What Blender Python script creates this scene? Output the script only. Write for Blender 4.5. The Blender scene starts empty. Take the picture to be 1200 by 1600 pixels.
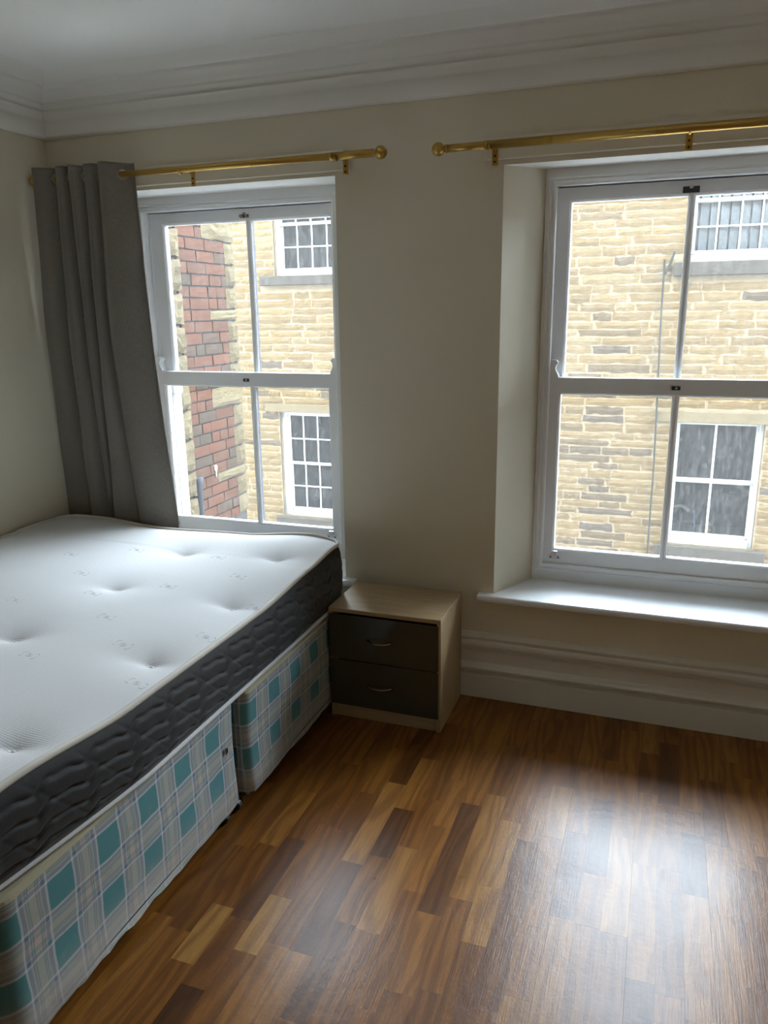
import bpy, bmesh, math, random
from mathutils import Vector, Matrix

random.seed(7)
SC = bpy.context.scene
COL = SC.collection

# ------------------------------------------------------------------ camera
yaw, pitch, roll = math.radians(-19.78490326), math.radians(-14.66207986), math.radians(-0.77223306)
cy_, sy_, cp_, sp_ = math.cos(yaw), math.sin(yaw), math.cos(pitch), math.sin(pitch)
fw = Vector((sy_ * cp_, cy_ * cp_, sp_))
rt = Vector((cy_, -sy_, 0))
up = rt.cross(fw)
cr_, sr_ = math.cos(roll), math.sin(roll)
R0, U0 = rt * cr_ + up * sr_, up * cr_ - rt * sr_
CAM = Vector((2.51306667, -2.83908333, 1.55))
cd = bpy.data.cameras.new('camera')
cd.sensor_fit = 'HORIZONTAL'
cd.sensor_width = 36.0
cd.lens = 36.0 * 1202.0 / 1200.0
cd.clip_start = 0.05
cam = bpy.data.objects.new('camera', cd)
COL.objects.link(cam)
M = Matrix.Identity(4)
for i in range(3):
    M[i][0], M[i][1], M[i][2] = R0[i], U0[i], -fw[i]
    M[i][3] = CAM[i]
cam.matrix_world = M
SC.camera = cam


def project(p):
    v = Vector(p) - CAM
    d = v.dot(fw)
    return 600 + 1202 * v.dot(R0) / d, 800 - 1202 * v.dot(U0) / d


# ------------------------------------------------------------------ sky and exposure
SKY = 20.0
world = bpy.data.worlds.new('overcast_sky')
SC.world = world
world.use_nodes = True
wn = world.node_tree.nodes
wl = world.node_tree.links
bg = wn['Background']
tc = wn.new('ShaderNodeTexCoord')
mp = wn.new('ShaderNodeMapping')
mp.inputs['Scale'].default_value = (1.2, 1.2, 2.2)
nz = wn.new('ShaderNodeTexNoise')
nz.inputs['Scale'].default_value = 1.6
nz.inputs['Detail'].default_value = 5
rp = wn.new('ShaderNodeValToRGB')
rp.color_ramp.elements[0].position = 0.3
rp.color_ramp.elements[0].color = (0.67, 0.82, 1.0, 1)
rp.color_ramp.elements[1].position = 0.7
rp.color_ramp.elements[1].color = (0.86, 0.94, 1.0, 1)
wl.new(tc.outputs['Generated'], mp.inputs['Vector'])
wl.new(mp.outputs['Vector'], nz.inputs['Vector'])
wl.new(nz.outputs['Fac'], rp.inputs['Fac'])
wl.new(rp.outputs['Color'], bg.inputs['Color'])
bg.inputs['Strength'].default_value = SKY

SC.view_settings.view_transform = 'Standard'
SC.view_settings.look = 'None'
SC.view_settings.gamma = 1.0
SC.view_settings.use_curve_mapping = False
SC.view_settings.exposure = 0.70
SC.cycles.use_denoising = True
SC.cycles.max_bounces = 16
SC.cycles.diffuse_bounces = 10
SC.cycles.transparent_max_bounces = 16
SC.cycles.sample_clamp_indirect = 8.0


def portal(name, x0, x1, z0, z1, y):
    ld = bpy.data.lights.new(name, 'AREA')
    ld.shape = 'RECTANGLE'
    ld.size, ld.size_y = x1 - x0, z1 - z0
    ld.cycles.is_portal = True
    o = bpy.data.objects.new(name, ld)
    COL.objects.link(o)
    o.location = ((x0 + x1) / 2, y, (z0 + z1) / 2)
    o.rotation_euler = (math.radians(-90), 0, 0)   # -Z of the lamp points to -Y, into the room
    return o


# ------------------------------------------------------------------ materials
MATS = {}


class NT:
    def __init__(self, name):
        self.m = bpy.data.materials.new(name)
        self.m.use_nodes = True
        self.n = self.m.node_tree.nodes
        self.l = self.m.node_tree.links
        self.b = self.n['Principled BSDF']

    def add(self, t, **kw):
        n = self.n.new(t)
        for k, v in kw.items():
            if k.startswith('_'):
                setattr(n, k[1:], v)
            else:
                n.inputs[k.replace('__', ' ')].default_value = v
        return n

    def link(self, a, b):
        self.l.new(a, b)

    def noise(self, vec, scale, detail=3, rough=0.5):
        n = self.add('ShaderNodeTexNoise', Scale=scale, Detail=detail, Roughness=rough)
        if vec is not None:
            self.link(vec, n.inputs['Vector'])
        return n.outputs['Fac']

    def coords(self, out='Object', scale=(1, 1, 1), loc=None):
        t = self.add('ShaderNodeTexCoord')
        m = self.add('ShaderNodeMapping')
        m.inputs['Scale'].default_value = scale
        self.link(t.outputs[out], m.inputs['Vector'])
        if loc is not None:
            self.link(loc, m.inputs['Location'])
        return m.outputs['Vector']

    def ramp(self, fac, stops):
        r = self.add('ShaderNodeValToRGB')
        e = r.color_ramp.elements
        while len(e) < len(stops):
            e.new(0.5)
        for q, (p, c) in zip(e, stops):
            q.position = p
            q.color = (*c, 1) if len(c) == 3 else c
        self.link(fac, r.inputs['Fac'])
        return r.outputs['Color']

    def mix(self, fac, a, b, mode='MIX'):
        m = self.add('ShaderNodeMix', _data_type='RGBA', _blend_type=mode)
        for s, v in ((m.inputs[0], fac), (m.inputs[6], a), (m.inputs[7], b)):
            if hasattr(v, 'is_output'):
                self.link(v, s)
            elif isinstance(v, (int, float)):
                s.default_value = v
            else:
                s.default_value = (*v, 1)
        return m.outputs[2]

    def math(self, op, a, b=None, c=None):
        m = self.add('ShaderNodeMath', _operation=op)
        for i, v in enumerate((a, b, c)):
            if v is None:
                continue
            if hasattr(v, 'is_output'):
                self.link(v, m.inputs[i])
            else:
                m.inputs[i].default_value = v
        return m.outputs[0]

    def bump(self, h, strength=0.3, dist=0.01, normal=None):
        b = self.add('ShaderNodeBump', Strength=strength, Distance=dist)
        self.link(h, b.inputs['Height'])
        if normal is not None:
            self.link(normal, b.inputs['Normal'])
        self.link(b.outputs['Normal'], self.b.inputs['Normal'])
        return b.outputs['Normal']

    def set(self, col=None, rough=None, metal=None, spec=None, **kw):
        for k, v in (('Base Color', col), ('Roughness', rough), ('Metallic', metal), ('Specular IOR Level', spec)):
            if v is None:
                continue
            s = self.b.inputs[k]
            if hasattr(v, 'is_output'):
                self.link(v, s)
            elif k == 'Base Color':
                s.default_value = (*v, 1)
            else:
                s.default_value = v
        for k, v in kw.items():
            self.b.inputs[k.replace('__', ' ')].default_value = v
        return self.m


def paint(name, col, rough=0.6, bump=0.05, scale=60, spec=0.3, vary=0.04):
    t = NT(name)
    v = t.coords()
    n = t.noise(v, scale, 4)
    n2 = t.noise(v, 1.3, 2)
    c = t.mix(n2, tuple(x * (1 - vary) for x in col), tuple(min(1, x * (1 + vary)) for x in col))
    t.bump(n, bump, 0.002)
    return t.set(c, rough, spec=spec)


WALL = paint('cream_wall_paint', (0.72, 0.665, 0.535), 0.65, 0.08, 90)
CEIL = paint('white_ceiling_paint', (0.87, 0.87, 0.85), 0.8, 0.05, 70)
CORN = paint('white_cornice_paint', (0.84, 0.83, 0.80), 0.6, 0.03, 50)
SKIRT = paint('off_white_gloss_paint', (0.74, 0.71, 0.64), 0.35, 0.02, 40, 0.45)
FRAME = paint('white_satin_window_paint', (0.88, 0.89, 0.90), 0.32, 0.02, 40, 0.5)
SILLM = paint('white_sill_paint', (0.82, 0.84, 0.86), 0.28, 0.02, 30, 0.5)
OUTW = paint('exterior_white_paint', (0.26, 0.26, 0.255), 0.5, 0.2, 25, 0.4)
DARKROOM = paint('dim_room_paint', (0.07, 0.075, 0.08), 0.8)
PALE_GROUND = paint('pale_bounce_ground', (0.50, 0.49, 0.47), 0.9, 0.3, 40, vary=0.2)  # unseen alley ground, made pale to bounce light up to the ceiling


def plain(name, col, rough=0.5, metal=0.0, spec=0.5, bscale=120, bstr=0.03):
    t = NT(name)
    n = t.noise(t.coords(), bscale, 2)
    t.bump(n, bstr, 0.001)
    return t.set(col, rough, metal, spec)


BRASS = plain('brushed_gold_metal', (0.55, 0.36, 0.10), 0.34, 1.0)
BRASS_IN = plain('bronze_eyelet_metal', (0.30, 0.15, 0.06), 0.35, 1.0)
CHROME = plain('chrome_metal', (0.72, 0.73, 0.75), 0.3, 0.75)
CHROMED = plain('polished_chrome', (0.5, 0.5, 0.51), 0.2, 1.0)
IRON = plain('dark_catch_metal', (0.05, 0.05, 0.05), 0.35, 0.6)
STEEL = plain('satin_steel_eyelet', (0.42, 0.36, 0.31), 0.3, 1.0)
BLACKP = plain('black_plastic', (0.015, 0.015, 0.015), 0.4)
PIPING = plain('cream_piping', (0.62, 0.58, 0.52), 0.85, 0, 0.2, 900, 0.4)
TAPE = plain('grey_white_tape', (0.60, 0.60, 0.60), 0.85, 0, 0.2, 700, 0.4)
TUFTM = plain('white_tuft_cotton', (0.80, 0.80, 0.78), 0.9, 0, 0.2)
UPVC = plain('white_plastic_pipe', (0.46, 0.465, 0.47), 0.3)
CASTIRON = plain('grey_cast_iron', (0.03, 0.033, 0.04), 0.7, 0, 0.1)
CABLE = plain('grey_green_conduit', (0.022, 0.023, 0.019), 0.8, 0, 0.05)
TAPM = plain('dull_grey_metal', (0.70, 0.68, 0.64), 0.4, 0.3)
BLUEM = plain('blue_plastic', (0.05, 0.20, 0.85), 0.4)
CYANM = plain('light_blue_plastic', (0.08, 0.5, 0.85), 0.4)
ORANGE = plain('orange_plastic', (0.75, 0.22, 0.03), 0.4)
YELLOW = plain('yellow_label', (0.80, 0.55, 0.10), 0.5)
WHITEP = plain('white_plastic', (0.75, 0.75, 0.75), 0.4)
GASKET = plain('dark_glazing_spacer', (0.05, 0.052, 0.06), 0.6, 0, 0.2)
GAPM = plain('dark_joint', (0.02, 0.012, 0.008), 0.9)
DRAWER = plain('gloss_taupe_laminate', (0.062, 0.058, 0.040), 0.10, 0, 0.5, 20, 0.01)
COUNTER = plain('grey_counter', (0.30, 0.31, 0.30), 0.4)


def glass_mat():
    t = NT('window_glass')
    t.n.remove(t.b)
    out = t.n['Material Output']
    v = t.coords('Object', (1, 1, 0.35))
    n1 = t.noise(v, 60, 6, 0.7)
    n2 = t.noise(t.coords('Object', (1, 1, 1)), 3.0, 3)
    tr = t.add('ShaderNodeBsdfTransparent', Color=(0.97, 0.98, 0.98, 1))
    gl = t.add('ShaderNodeBsdfGlossy', Roughness=0.01)
    fr = t.add('ShaderNodeFresnel', IOR=1.25)
    mx = t.add('ShaderNodeMixShader')
    t.link(fr.outputs[0], mx.inputs[0])
    t.link(tr.outputs[0], mx.inputs[1])
    t.link(gl.outputs[0], mx.inputs[2])
    du = t.add('ShaderNodeBsdfTranslucent', Color=(0.8, 0.8, 0.8, 1))
    f = t.math('MULTIPLY', t.math('SMOOTH_MAX', t.math('SUBTRACT', n1, 0.45), 0.0, 0.05), t.math('MULTIPLY', n2, 0.13))
    f = t.math('ADD', f, 0.012)  # even veil put into the glass, standing in for haze over the view
    m2 = t.add('ShaderNodeMixShader')
    t.link(f, m2.inputs[0])
    t.link(mx.outputs[0], m2.inputs[1])
    t.link(du.outputs[0], m2.inputs[2])
    t.link(m2.outputs[0], out.inputs['Surface'])
    return t.m


def dirty_glass_mat(name, dirt):
    t = NT(name)
    t.n.remove(t.b)
    out = t.n['Material Output']
    v = t.coords('Object', (9, 9, 1.6))
    n1 = t.noise(v, 5, 8, 0.75)
    n2 = t.noise(t.coords('Object', (1, 1, 1)), 26, 8, 0.8)
    tr = t.add('ShaderNodeBsdfTransparent', Color=(0.85, 0.88, 0.9, 1))
    gl = t.add('ShaderNodeBsdfGlossy', Roughness=0.03)
    fr = t.add('ShaderNodeFresnel', IOR=1.5)
    mx = t.add('ShaderNodeMixShader')
    t.link(fr.outputs[0], mx.inputs[0])
    t.link(tr.outputs[0], mx.inputs[1])
    t.link(gl.outputs[0], mx.inputs[2])
    di = t.add('ShaderNodeBsdfDiffuse', Color=(0.20, 0.21, 0.22, 1))
    f = t.math('MULTIPLY', t.math('MULTIPLY', t.ramp(n1, [(0.38, (0.12, 0.12, 0.12)), (0.7, (1, 1, 1))]), t.ramp(n2, [(0.35, (0.1, 0.1, 0.1)), (0.65, (1, 1, 1))])), 1.6 * dirt)
    m2 = t.add('ShaderNodeMixShader')
    t.link(f, m2.inputs[0])
    t.link(mx.outputs[0], m2.inputs[1])
    t.link(di.outputs[0], m2.inputs[2])
    t.link(m2.outputs[0], out.inputs['Surface'])
    return t.m


GLASS = glass_mat()
DIRTY = dirty_glass_mat('streaked_far_glass', 0.12)


def wood_floor(name, island):
    t = NT(name)
    if island:
        g = t.add('ShaderNodeNewGeometry')
        tone = g.outputs['Random Per Island']
        rnd = tone
    else:
        oi = t.add('ShaderNodeObjectInfo')
        sp = t.add('ShaderNodeSeparateColor')
        t.link(oi.outputs['Color'], sp.inputs[0])
        tone = sp.outputs[0]
        rnd = sp.outputs[1]
    off = t.add('ShaderNodeCombineXYZ')
    t.link(t.math('MULTIPLY', rnd, 37.0), off.inputs[0])
    t.link(t.math('MULTIPLY', rnd, 91.0), off.inputs[1])
    v = t.coords('Object', (1, 0.16, 1), off.outputs[0])
    warp = t.noise(v, 9, 2)
    vv = t.add('ShaderNodeVectorMath', _operation='ADD')
    wsc = t.add('ShaderNodeCombineXYZ')
    t.link(t.math('MULTIPLY', warp, 0.22), wsc.inputs[0])
    t.link(v, vv.inputs[0])
    t.link(wsc.outputs[0], vv.inputs[1])
    rings = t.add('ShaderNodeTexWave', _wave_type='BANDS', _bands_direction='X', Scale=7, Distortion=5.0, Detail=3)
    t.link(vv.outputs[0], rings.inputs['Vector'])
    fine = t.noise(t.coords('Object', (1, 0.035, 1), off.outputs[0]), 260, 4, 0.6)
    blot = t.noise(v, 14, 4)
    base = t.ramp(tone, [(0.0, (0.080, 0.032, 0.010)), (0.22, (0.135, 0.050, 0.010)), (0.5, (0.220, 0.083, 0.014)),
                         (0.78, (0.285, 0.116, 0.020)), (1.0, (0.38, 0.19, 0.050))])
    dark = t.mix(1.0, base, (0.42, 0.35, 0.30), 'MULTIPLY')
    g1 = t.ramp(rings.outputs['Fac'], [(0.15, (1, 1, 1)), (0.75, (0, 0, 0))])
    c = t.mix(t.math('MULTIPLY', g1, 0.55), base, dark)
    c = t.mix(t.math('MULTIPLY', t.ramp(fine, [(0.45, (0, 0, 0)), (0.7, (1, 1, 1))]), 0.55), c, dark)
    c = t.mix(t.math('MULTIPLY', t.ramp(blot, [(0.55, (0, 0, 0)), (0.8, (1, 1, 1))]), 0.6), c, dark)
    world_v = t.coords('Object', (1, 1, 1))
    w1 = t.noise(world_v, 30, 5, 0.65)
    w2 = t.noise(world_v, 5, 3)
    h = t.math('ADD', t.math('MULTIPLY', fine, 0.35), t.math('MULTIPLY', t.math('MULTIPLY', w1, w2), 1.3))
    t.bump(h, 0.26, 0.004)
    rg = t.math('ADD', t.math('MULTIPLY', w2, 0.12), 0.24)
    return t.set(c, rg, spec=0.36)


PLANK = wood_floor('walnut_strip_wood', False)
PLANKS = wood_floor('walnut_strip_wood_joined', True)


def oak(name, axis):
    t = NT(name)
    s = {'x': (0.06, 1, 1), 'z': (1, 1, 0.06), 'y': (1, 0.06, 1)}[axis]
    v = t.coords('Object', s)
    n = t.noise(v, 90, 5, 0.6)
    n2 = t.noise(v, 18, 3)
    c = t.ramp(n, [(0.3, (0.33, 0.235, 0.125)), (0.7, (0.50, 0.375, 0.22))])
    c = t.mix(t.math('MULTIPLY', n2, 0.5), c, (0.38, 0.28, 0.16))
    t.bump(n, 0.08, 0.001)
    return t.set(c, 0.38, spec=0.4)


OAKX = oak('pale_oak_laminate', 'x')
OAKZ = oak('pale_oak_laminate_upright', 'z')


def stone_mat(name, cols, island, bump=0.5, streak=True):
    t = NT(name)
    if island:
        g = t.add('ShaderNodeNewGeometry')
        tone = g.outputs['Random Per Island']
    else:
        oi = t.add('ShaderNodeObjectInfo')
        sp = t.add('ShaderNodeSeparateColor')
        t.link(oi.outputs['Color'], sp.inputs[0])
        tone = sp.outputs[0]
    g2 = t.add('ShaderNodeNewGeometry')
    mp = t.add('ShaderNodeMapping')
    mp.inputs['Scale'].default_value = (1, 1, 2.2)
    t.link(g2.outputs['Position'], mp.inputs['Vector'])
    n = t.noise(mp.outputs[0], 16, 8, 0.7)
    n2 = t.noise(mp.outputs[0], 2.2, 4)
    c = t.ramp(tone, cols)
    lo = t.mix(1.0, c, (0.70, 0.66, 0.62), 'MULTIPLY')
    c = t.mix(t.math('MULTIPLY', t.ramp(n, [(0.42, (0, 0, 0)), (0.72, (1, 1, 1))]), 0.8), c, lo)
    c = t.mix(t.math('MULTIPLY', t.ramp(n2, [(0.52, (0, 0, 0)), (0.78, (1, 1, 1))]), 0.35), c, (0.036, 0.0285, 0.020))
    n3 = t.noise(mp.outputs[0], 55, 5, 0.7)
    t.bump(t.math('ADD', n, t.math('MULTIPLY', n3, 0.35)), bump, 0.03)
    return t.set(c, 0.9, spec=0.15)


SANDC = [(0.0, (0.0465, 0.0353, 0.0247)), (0.06, (0.0653, 0.0450, 0.0226)), (0.12, (0.0817, 0.0563, 0.0263)), (0.6, (0.0950, 0.0647, 0.0289)), (1.0, (0.1061, 0.0752, 0.0370))]
SAND = stone_mat('yellow_sandstone', SANDC, False)
SANDS = stone_mat('yellow_sandstone_joined', SANDC, True)
DRESSED = stone_mat('weathered_dressed_stone', [(0, (0.0804, 0.0615, 0.0349)), (1, (0.0865, 0.0668, 0.0379))], False, 0.2)
SOOTY = stone_mat('soot_stained_sill_stone', [(0, (0.0352, 0.0303, 0.0236)), (1, (0.0352, 0.0303, 0.0236))], False, 0.25)
QUOIN = stone_mat('pale_quoin_stone', [(0, (0.0790, 0.0610, 0.0318)), (1, (0.1048, 0.0828, 0.0452))], False, 0.7)
BRICKC = [(0.0, (0.0307, 0.0220, 0.0142)), (0.2, (0.0374, 0.0214, 0.0129)), (0.35, (0.0468, 0.0197, 0.0101)), (0.7, (0.0555, 0.0208, 0.0101)), (1.0, (0.0681, 0.0260, 0.0117))]
BRICK = stone_mat('red_brick_clay', BRICKC, False, 0.3)
MORTAR = stone_mat('cream_lime_mortar', [(0, (0.1497, 0.1163, 0.0724)), (1, (0.1497, 0.1163, 0.0724))], False, 0.4)
MORTARD = stone_mat('grey_mortar', [(0, (0.0399, 0.0370, 0.0340)), (1, (0.0399, 0.0370, 0.0340))], False, 0.4)


def curtain_mat():
    t = NT('grey_curtain_weave')
    v = t.coords('UV', (1, 1, 1))
    a = t.noise(t.coords('UV', (700, 40, 1)), 1.0, 2)
    b = t.noise(t.coords('UV', (40, 900, 1)), 1.0, 2)
    w = t.math('ADD', a, b)
    c = t.ramp(t.math('MULTIPLY', w, 0.5), [(0.3, (0.155, 0.138, 0.116)), (0.7, (0.245, 0.222, 0.19))])
    cr = t.noise(t.coords('Object', (1, 1, 0.7)), 7, 3)
    h = t.math('ADD', t.math('MULTIPLY', w, 0.12), t.math('MULTIPLY', cr, 0.8))
    t.bump(h, 0.42, 0.012)
    return t.set(c, 0.75, spec=0.25, Sheen__Weight=0.25)


CURT = curtain_mat()


def knit_mat():
    t = NT('white_knit_ticking')
    v = t.coords('Object', (1, 1, 0.0))
    vo = t.add('ShaderNodeTexVoronoi', _feature='SMOOTH_F1', Scale=150.0)
    vo.inputs['Smoothness'].default_value = 0.6
    vo.inputs['Randomness'].default_value = 0.08
    t.link(v, vo.inputs['Vector'])
    big = t.noise(v, 3, 3)
    c = t.mix(big, (0.62, 0.625, 0.63), (0.68, 0.68, 0.675))
    c = t.mix(t.math('MULTIPLY', vo.outputs['Distance'], 0.22), c, (0.46, 0.46, 0.44))
    t.bump(vo.outputs['Distance'], 0.35, 0.003)
    return t.set(c, 0.85, spec=0.2)


KNIT = knit_mat()


def quilt_mat():
    t = NT('charcoal_quilted_fabric')
    v = t.coords('Object')
    n = t.noise(v, 900, 2)
    n2 = t.noise(v, 30, 4)
    c = t.mix(n2, (0.016, 0.016, 0.016), (0.028, 0.027, 0.027))
    h = t.math('ADD', t.math('MULTIPLY', n, 0.1), n2)
    t.bump(h, 0.22, 0.006)
    return t.set(c, 0.65, spec=0.3, Sheen__Weight=0.12)


QUILT = quilt_mat()


def plaid_mat():
    t = NT('faded_teal_plaid')
    tcn = t.add('ShaderNodeTexCoord')
    sp = t.add('ShaderNodeSeparateXYZ')
    wob = t.noise(tcn.outputs['UV'], 9, 2)
    ws = t.math('MULTIPLY', t.math('SUBTRACT', wob, 0.5), 0.014)
    t.link(tcn.outputs['UV'], sp.inputs[0])
    P = 0.157

    def bands(coord, off):
        x = t.math('ADD', t.math('ADD', coord, off), ws)
        f = t.math('FRACT', t.math('DIVIDE', x, P))
        K = lambda stops: t.ramp(f, stops)

        def pulse(a, b, e=0.006):
            return K([(max(0, a - e), (0, 0, 0)), (a, (1, 1, 1)), (b, (1, 1, 1)), (min(1, b + e), (0, 0, 0))])
        teal = pulse(0.03, 0.53)
        blue = t.math('ADD', pulse(0.555, 0.615), K([(0.0, (0.3, 0.3, 0.3)), (0.004, (0, 0, 0)), (0.935, (0, 0, 0)), (0.941, (1, 1, 1)), (1.0, (1, 1, 1))]))
        white = t.math('ADD', pulse(0.015, 0.042, 0.008), pulse(0.518, 0.545, 0.008))
        thin = t.math('ADD', t.math('ADD', pulse(0.655, 0.672), pulse(0.695, 0.712)), t.math('ADD', pulse(0.845, 0.862), pulse(0.885, 0.902)))
        return teal, blue, white, thin
    tu, bu, wu, hu = bands(sp.outputs[0], 0.0)
    tv, bv, wv, hv = bands(sp.outputs[1], 0.036)
    both = t.math('MULTIPLY', tu, tv)
    one = t.math('MAXIMUM', tu, tv)
    c = t.mix(one, (0.47, 0.40, 0.35), (0.375, 0.37, 0.335))
    c = t.mix(both, c, (0.095, 0.240, 0.258))
    bl = t.math('MULTIPLY', t.math('ADD', bu, bv), 0.50)
    c = t.mix(bl, c, (0.125, 0.205, 0.315))
    th = t.math('MULTIPLY', t.math('ADD', hu, hv), 0.7)
    c = t.mix(th, c, (0.16, 0.27, 0.28))
    wh = t.math('MULTIPLY', t.math('ADD', wu, wv), 0.5)
    c = t.mix(wh, c, (0.58, 0.60, 0.62))
    # worn and faded along the bottom, a few soiled patches
    wear = t.noise(tcn.outputs['UV'], 22, 6, 0.7)
    low = t.ramp(t.math('ADD', sp.outputs[1], t.math('MULTIPLY', t.math('SUBTRACT', wear, 0.5), 0.12)),
                 [(0.04, (1, 1, 1)), (0.17, (0, 0, 0))])
    c = t.mix(t.math('MULTIPLY', low, 0.62), c, (0.44, 0.40, 0.35))
    c = t.mix(t.math('MULTIPLY', t.ramp(wear, [(0.55, (0, 0, 0)), (0.75, (1, 1, 1))]), 0.5), c, (0.27, 0.24, 0.195))
    fine = t.noise(tcn.outputs['UV'], 700, 2)
    t.bump(t.math('ADD', t.math('MULTIPLY', fine, 0.3), wear), 0.2, 0.004)
    return t.set(c, 0.9, spec=0.15)


PLAID = plaid_mat()
CREAMT = plain('yellowed_cream_tape', (0.42, 0.38, 0.26), 0.85, 0, 0.2, 120, 0.4)


# ------------------------------------------------------------------ helpers
def new_obj(name, bm, mat, parent=None, smooth=False, mats=None):
    me = bpy.data.meshes.new(name)
    bm.to_mesh(me)
    bm.free()
    for m in (mats or [mat]):
        me.materials.append(m)
    if smooth:
        me.polygons.foreach_set('use_smooth', [True] * len(me.polygons))
    o = bpy.data.objects.new(name, me)
    COL.objects.link(o)
    if parent is not None:
        o.parent = parent
        o.matrix_parent_inverse = parent.matrix_world.inverted() if parent.type != 'EMPTY' else Matrix.Translation(-parent.location)
    return o


def inst(name, me, parent=None, loc=(0, 0, 0), scale=(1, 1, 1), rot=(0, 0, 0), color=(0.5, 0.5, 0.5)):
    o = bpy.data.objects.new(name, me)
    COL.objects.link(o)
    o.location, o.scale, o.rotation_euler = loc, scale, rot
    o.color = (*color, 1)
    if parent is not None:
        o.parent = parent
        o.matrix_parent_inverse = Matrix.Translation(-parent.location)
    return o


def empty(name, loc=(0, 0, 0), label=None, cat=None, group=None, kind=None):
    o = bpy.data.objects.new(name, None)
    o.empty_display_size = 0.05
    COL.objects.link(o)
    o.location = loc
    return tag(o, label, cat, group, kind)


def tag(o, label=None, cat=None, group=None, kind=None):
    for k, v in (('label', label), ('category', cat), ('group', group), ('kind', kind)):
        if v:
            o[k] = v
    return o


def box(bm, x0, x1, y0, y1, z0, z1, bev=0.0, seg=1, mi=0):
    vs = [bm.verts.new((x, y, z)) for x in (x0, x1) for y in (y0, y1) for z in (z0, z1)]
    F = [(0, 1, 3, 2), (4, 6, 7, 5), (0, 4, 5, 1), (2, 3, 7, 6), (0, 2, 6, 4), (1, 5, 7, 3)]
    fs = [bm.faces.new([vs[i] for i in f]) for f in F]
    for f in fs:
        f.material_index = mi
    if bev > 0:
        es = list({e for f in fs for e in f.edges})
        r = bmesh.ops.bevel(bm, geom=es, offset=bev, segments=seg, profile=0.5, affect='EDGES')
        for f in r['faces']:
            f.material_index = mi


def boxobj(name, x0, x1, y0, y1, z0, z1, mat, parent=None, bev=0.0, seg=1):
    bm = bmesh.new()
    box(bm, x0, x1, y0, y1, z0, z1, bev, seg)
    return new_obj(name, bm, mat, parent)


def ring_verts(bm, c, d, r, n=12, ref=None):
    d = Vector(d).normalized()
    ref = Vector(ref) if ref else (Vector((0, 0, 1)) if abs(d.z) < 0.9 else Vector((1, 0, 0)))
    a = d.cross(ref).normalized()
    b = d.cross(a)
    return [bm.verts.new(Vector(c) + a * r * math.cos(t) + b * r * math.sin(t)) for t in [2 * math.pi * i / n for i in range(n)]]


def tube(bm, pts, radii, n=12, cap=True, closed=False):
    pts = [Vector(p) for p in pts]
    if isinstance(radii, (int, float)):
        radii = [radii] * len(pts)
    N = len(pts)
    rings = []
    for i, p in enumerate(pts):
        if closed:
            d = pts[(i + 1) % N] - pts[i - 1]
        else:
            d = pts[min(i + 1, N - 1)] - pts[max(i - 1, 0)]
            k = 1
            while d.length < 1e-6 and k < N:      # steps in radius at one place
                k += 1
                d = pts[min(i + k, N - 1)] - pts[max(i - k, 0)]
        rings.append(ring_verts(bm, p, d, radii[i], n))
    rng = range(N) if closed else range(N - 1)
    for i in rng:
        A, B = rings[i], rings[(i + 1) % N]
        for j in range(n):
            bm.faces.new((A[j], A[(j + 1) % n], B[(j + 1) % n], B[j]))
    if cap and not closed:
        bm.faces.new(rings[0][::-1])
        bm.faces.new(rings[-1])


def torus(bm, c, axis, R, r, n=20, m=8):
    ax = Vector(axis).normalized()
    ref = Vector((0, 0, 1)) if abs(ax.z) < 0.9 else Vector((1, 0, 0))
    a = ax.cross(ref).normalized()
    b = ax.cross(a)
    rows = []
    for i in range(n):
        t = 2 * math.pi * i / n
        rad = a * math.cos(t) + b * math.sin(t)
        rows.append([bm.verts.new(Vector(c) + rad * (R + r * math.cos(q)) + ax * r * math.sin(q)) for q in [2 * math.pi * j / m for j in range(m)]])
    for i in range(n):
        for j in range(m):
            bm.faces.new((rows[i][j], rows[(i + 1) % n][j], rows[(i + 1) % n][(j + 1) % m], rows[i][(j + 1) % m]))


def sweep_profile(bm, prof, a, b):
    """Extrude a (y, z) profile along x from a to b (a, b give x per profile point)."""
    A = [bm.verts.new((a(p), p[0], p[1])) for p in prof]
    B = [bm.verts.new((b(p), p[0], p[1])) for p in prof]
    for i in range(len(prof) - 1):
        bm.faces.new((A[i], B[i], B[i + 1], A[i + 1]))


def rect_sweep(bm, x0, x1, z0, z1, prof):
    """Mitred moulding inside a rectangle in the xz plane; prof = (inset, y)."""
    loops = []
    for d, y in prof:
        loops.append([bm.verts.new(p) for p in ((x0 + d, y, z0 + d), (x1 - d, y, z0 + d), (x1 - d, y, z1 - d), (x0 + d, y, z1 - d))])
    for i in range(len(loops) - 1):
        A, B = loops[i], loops[i + 1]
        for k in range(4):
            bm.faces.new((A[k], A[(k + 1) % 4], B[(k + 1) % 4], B[k]))


# ------------------------------------------------------------------ room shell
XL, XR, YB, YW, ZC = -0.02, 3.95, -4.3, 0.025, 2.44


def left_x(z):
    return XL - 0.03 * (2.27 - z) / 1.65


# openings: front rectangle (room side), frame rectangle, both at their depth
W1 = dict(f=(0.15, 1.306, 0.447, 2.041), b=(0.235, 1.232, 0.447, 2.047))
W2 = dict(f=(1.943, 3.193, 0.447, 2.034), b=(2.058, 3.078, 0.447, 2.047))
YF0, YF1, YO = 0.235, 0.335, 0.40


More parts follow.
